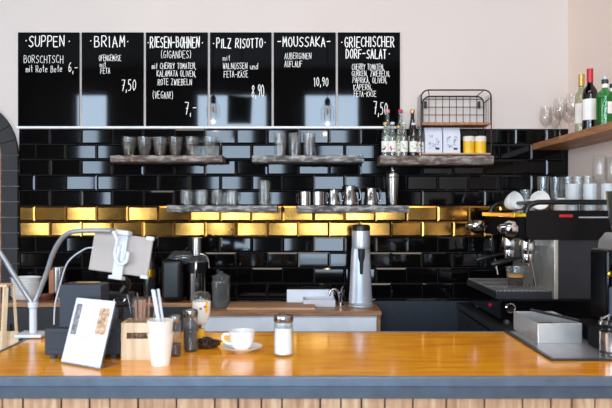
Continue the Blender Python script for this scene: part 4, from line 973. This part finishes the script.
# squeeze bottle upside down on its yellow cap
y = yon(341, BZ)
t = thing('squeeze_bottle', 'upturned squeeze bottle with white label and yellow cap', 'bottle', (wx(201.5, y), y, BZ))
bm = NB(); lathe(bm, [(0,.045),(.011,.045),(.015,.06),(.026,.08),(.032,.11),(.034,.15),(.033,.172),(.026,.184),(0,.187)], 28); obj('body', bm, 'glass_cut', t)
bm = NB(); lathe(bm, [(0,.062),(.013,.063),(.024,.081),(.030,.11),(.031,.15),(0,.152)], 24); obj('contents', bm, 'honey', t)
bm = NB(); lathe(bm, [(0,0),(.012,0),(.013,.004),(.012,.04),(.009,.047),(0,.048)], 20); obj('cap', bm, 'yellow', t)
bm = NB(); lathe(bm, [(.0215,.07),(.0266,.08),(.0326,.11),(.0347,.15)], 28)
for k in range(3):
    a = -math.pi/2-.4+.45*k; q = [bm.verts.new((.0352*math.cos(a+d), .0352*math.sin(a+d), .118+.007*k+e)) for d, e in ((-.12,-.003),(.12,-.003),(.12,.005),(-.12,.005))]; bm.faces.new(q).material_index = 1
for k in range(1):
    a = -math.pi/2+.75; q = [bm.verts.new((.0352*math.cos(a+d), .0352*math.sin(a+d), .13+e)) for d, e in ((-.16,-.02),(.16,-.02),(.16,.02),(-.16,.02))]; bm.faces.new(q).material_index = 2
obj('label', bm, ['label', 'berry', 'yellow'], t)
# dish of dark beans
y = yon(347, BZ)
X = wx(206, y)
bm = NB(); lathe(bm, [(0,0),(.035,0),(.046,.012),(.05,.02),(.047,.02),(.034,.005),(0,.005)], 32); o = obj('brown_dish', bm, 'dish'); o.location = (X, y, BZ); o.scale = (1.12, 1.0, 1); tag(o, 'small dark brown dish beside the cup and saucer', 'dish')
bm = NB()
for k in range(130):
    r = .042*math.sqrt(random.random()); a = random.random()*6.283; z = .008+.034*(1-(r/.044)**2)*random.random()**.5
    m = Matrix.Translation((r*math.cos(a), r*math.sin(a), z)) @ Matrix.Rotation(random.random()*6.28, 4, 'Z') @ Matrix.Rotation(random.random()*3, 4, 'X') @ Matrix.Diagonal((.0065, .0045, .0035, 1))
    bmesh.ops.create_icosphere(bm, subdivisions=1, radius=1, matrix=m)
o = obj('roasted_beans', bm, 'beans'); o.location = (X, y, BZ); o.scale = (1.18, 1.0, .85); tag(o, 'heap of dark roasted beans in the brown dish', 'beans'); o['kind'] = 'stuff'
# cup and saucer
y = yon(351.5, BZ); X = wx(242, y)
bm = NB(); lathe(bm, [(0,.002),(.03,0),(.034,.003),(.05,.009),(.07,.018),(.0715,.02),(.069,.02),(.05,.012),(.03,.007),(0,.006)], 40); o = obj('saucer', bm, 'porcelain'); o.location = (X, y, BZ); tag(o, 'white porcelain saucer on the bar under the cup', 'saucer')
t = thing('cup', 'white porcelain coffee cup on a saucer on the bar', 'cup', (X-.001, y, BZ+.007))
bm = NB(); lathe(bm, [(0,0),(.023,0),(.025,.003),(.036,.014),(.0425,.034),(.0455,.06),(.0462,.066),(.0445,.066),(.0405,.034),(.034,.016),(.022,.006),(0,.006)], 36); obj('bowl', bm, 'porcelain', t)
bm = NB(); tube(bm, smooth_pts([(-.042,-.006,.054),(-.06,-.01,.055),(-.065,-.011,.042),(-.056,-.009,.027),(-.036,-.005,.02)], 6), .0045, 10); obj('handle', bm, 'porcelain', t)
bm = NB(); lathe(bm, [(0,.05),(.0425,.05)], 28); obj('coffee', bm, 'coffee', t)

# ------------------------------------------------------------------ wooden frame seen past the bar end
y = 3.1-CD
t = thing('wooden_stool', 'pale wooden folding stand with splayed legs beyond the left bar end', 'stand', (wx(3, y), y, 0))
for (xa, xb, ya, yb2) in ((-.03,.02,-.02,-.02),(.10,.035,.03,.03),(-.33,-.27,-.02,-.02),(-.43,-.29,.03,.03)):
    bm = NB(); tube(bm, [(xa,ya,0),(xb,yb2,1.152)], .013 if ya < 0 else .007, 4); obj('leg', bm, 'pine_v', t)
bm = NB(); box(bm, -.31, .03, -.03, .04, 1.152, 1.164, .004); obj('top', bm, 'pine', t)
bm = NB(); box(bm, -.32, .02, -.03, -.018, .5, .56, .003); box(bm, -.32, .06, .02, .03, .85, .95, .003); obj('rails', bm, 'pine', t)
bm = NB(); box(bm, -.28, -.04, .0, .012, .86, 1.12, .003); obj('panel', bm, 'pine_v', t)

# ------------------------------------------------------------------ pendants over the bar (seen mirrored in the boards) and a hanging panel by the window
p0 = None
for i, (X, z, lab) in enumerate(((-.86, 2.47, 'bare bulb pendant over left of the bar, mirrored in the risotto board'), (.2, 2.45, 'bare bulb pendant over middle of the bar, mirrored in the moussaka board'))):
    if i == 0:
        t = p0 = thing('pendant_lamp', lab, 'lamp', (X, -2.0, z), group='bare bulb pendants over the bar')
        bm = NB(); tube(bm, [(0,0,.06),(0,0,CZ-z)], .004, 6); obj('cord', bm, 'black', t)
        bm = NB(); lathe(bm, [(.02,.0),(.026,.02),(.026,.05),(.014,.07),(0,.072)], 20); obj('socket', bm, 'black', t)
        bm = NB(); lathe(bm, [(.018,.0),(.022,-.03),(.034,-.07),(.032,-.095),(.018,-.112),(0,-.116)], 20); obj('bulb', bm, 'glass', t)
        bm = NB(); lathe(bm, [(0,-.02),(.008,-.03),(.012,-.06),(.008,-.085),(0,-.09)], 12); obj('filament', bm, 'bulb', t)
        bm = NB()
        for k in range(6):
            a = k*math.pi/3; tube(bm, [(.026*math.cos(a),.026*math.sin(a),.02),(.06*math.cos(a),.06*math.sin(a),-.05),(.055*math.cos(a),.055*math.sin(a),-.14)], .002, 5)
        obj('cage', bm, 'black', t)
    else: dup(p0, (X, -2.0, z), lab)
yh = -6.2; sh = F/(CD-yh)
t = thing('hanging_panel', 'black square panel hanging by a cable in front of the window', 'panel', ((240-HX)/sh, yh, CH+(HY-124)/sh))
bm = NB(); prism(bm, [(-.19,0),(.17,0),(.19,.41),(-.185,.43)], -.03, .03); obj('screen', bm, 'black', t)
bm = NB(); tube(bm, [(-.02,0,.42),(.03,0,.6),(.03,0,CZ-t.location.z)], .008, 6); obj('cable', bm, 'black', t)

# ------------------------------------------------------------------ light
def area(name, loc, rot, sx, sy, power, col):
    d = bpy.data.lights.new(name, 'AREA'); d.shape = 'RECTANGLE'; d.size = sx; d.size_y = sy; d.energy = power; d.color = col
    o = bpy.data.objects.new(name, d); COL.objects.link(o); o.location = loc; o.rotation_euler = rot; return o
for i, (a, b) in enumerate(WIN):
    w = b-a; area('window_daylight', ((a+b)/2, FY-.2, (WZ0+WZ1)/2), (math.radians(90), 0, 0), w, WZ1-WZ0, 64*w*(WZ1-WZ0), (.62, .80, 1.0))
for a, b in ADDED_WIN:
    area('window_daylight', (LW-.2, (a+b)/2, (LZ0+LZ1)/2), (math.radians(90), 0, math.radians(-90)), b-a, LZ1-LZ0, 22*(b-a)*(LZ1-LZ0), (.95, .97, 1.0))  # added fill from the left, set in the invented openings
area('ceiling_light', (-.2, -2.9, CZ-.03), (math.radians(32), 0, 0), 3.2, .8, 78, (1.0, .88, .78))
for X, z in ((-.86, 2.47), (.2, 2.45)):
    d = bpy.data.lights.new('pendant_glow', 'POINT'); d.energy = 1.5; d.color = (1, .72, .4); d.shadow_soft_size = .012
    o = bpy.data.objects.new('pendant_glow', d); COL.objects.link(o); o.location = (X, -2.0, z-.17)
w = bpy.data.worlds.new('World'); SC.world = w; w.use_nodes = True
bg = w.node_tree.nodes['Background']; bg.inputs['Color'].default_value = (.6, .75, 1, 1); bg.inputs['Strength'].default_value = .6

# ------------------------------------------------------------------ camera
cd = bpy.data.cameras.new('Camera'); cam = bpy.data.objects.new('Camera', cd); COL.objects.link(cam)
cam.location = (0, -CD, CH); cam.rotation_euler = (math.radians(90), 0, 0)
cd.sensor_width = 36; cd.lens = F/612*36; cd.shift_y = (HY-204)/612; cd.clip_start = .05
cd.dof.use_dof = True; cd.dof.focus_distance = 4.3; cd.dof.aperture_fstop = 4.5
SC.camera = cam
SC.view_settings.view_transform = 'Standard'; SC.view_settings.look = 'None'; SC.view_settings.exposure = 0
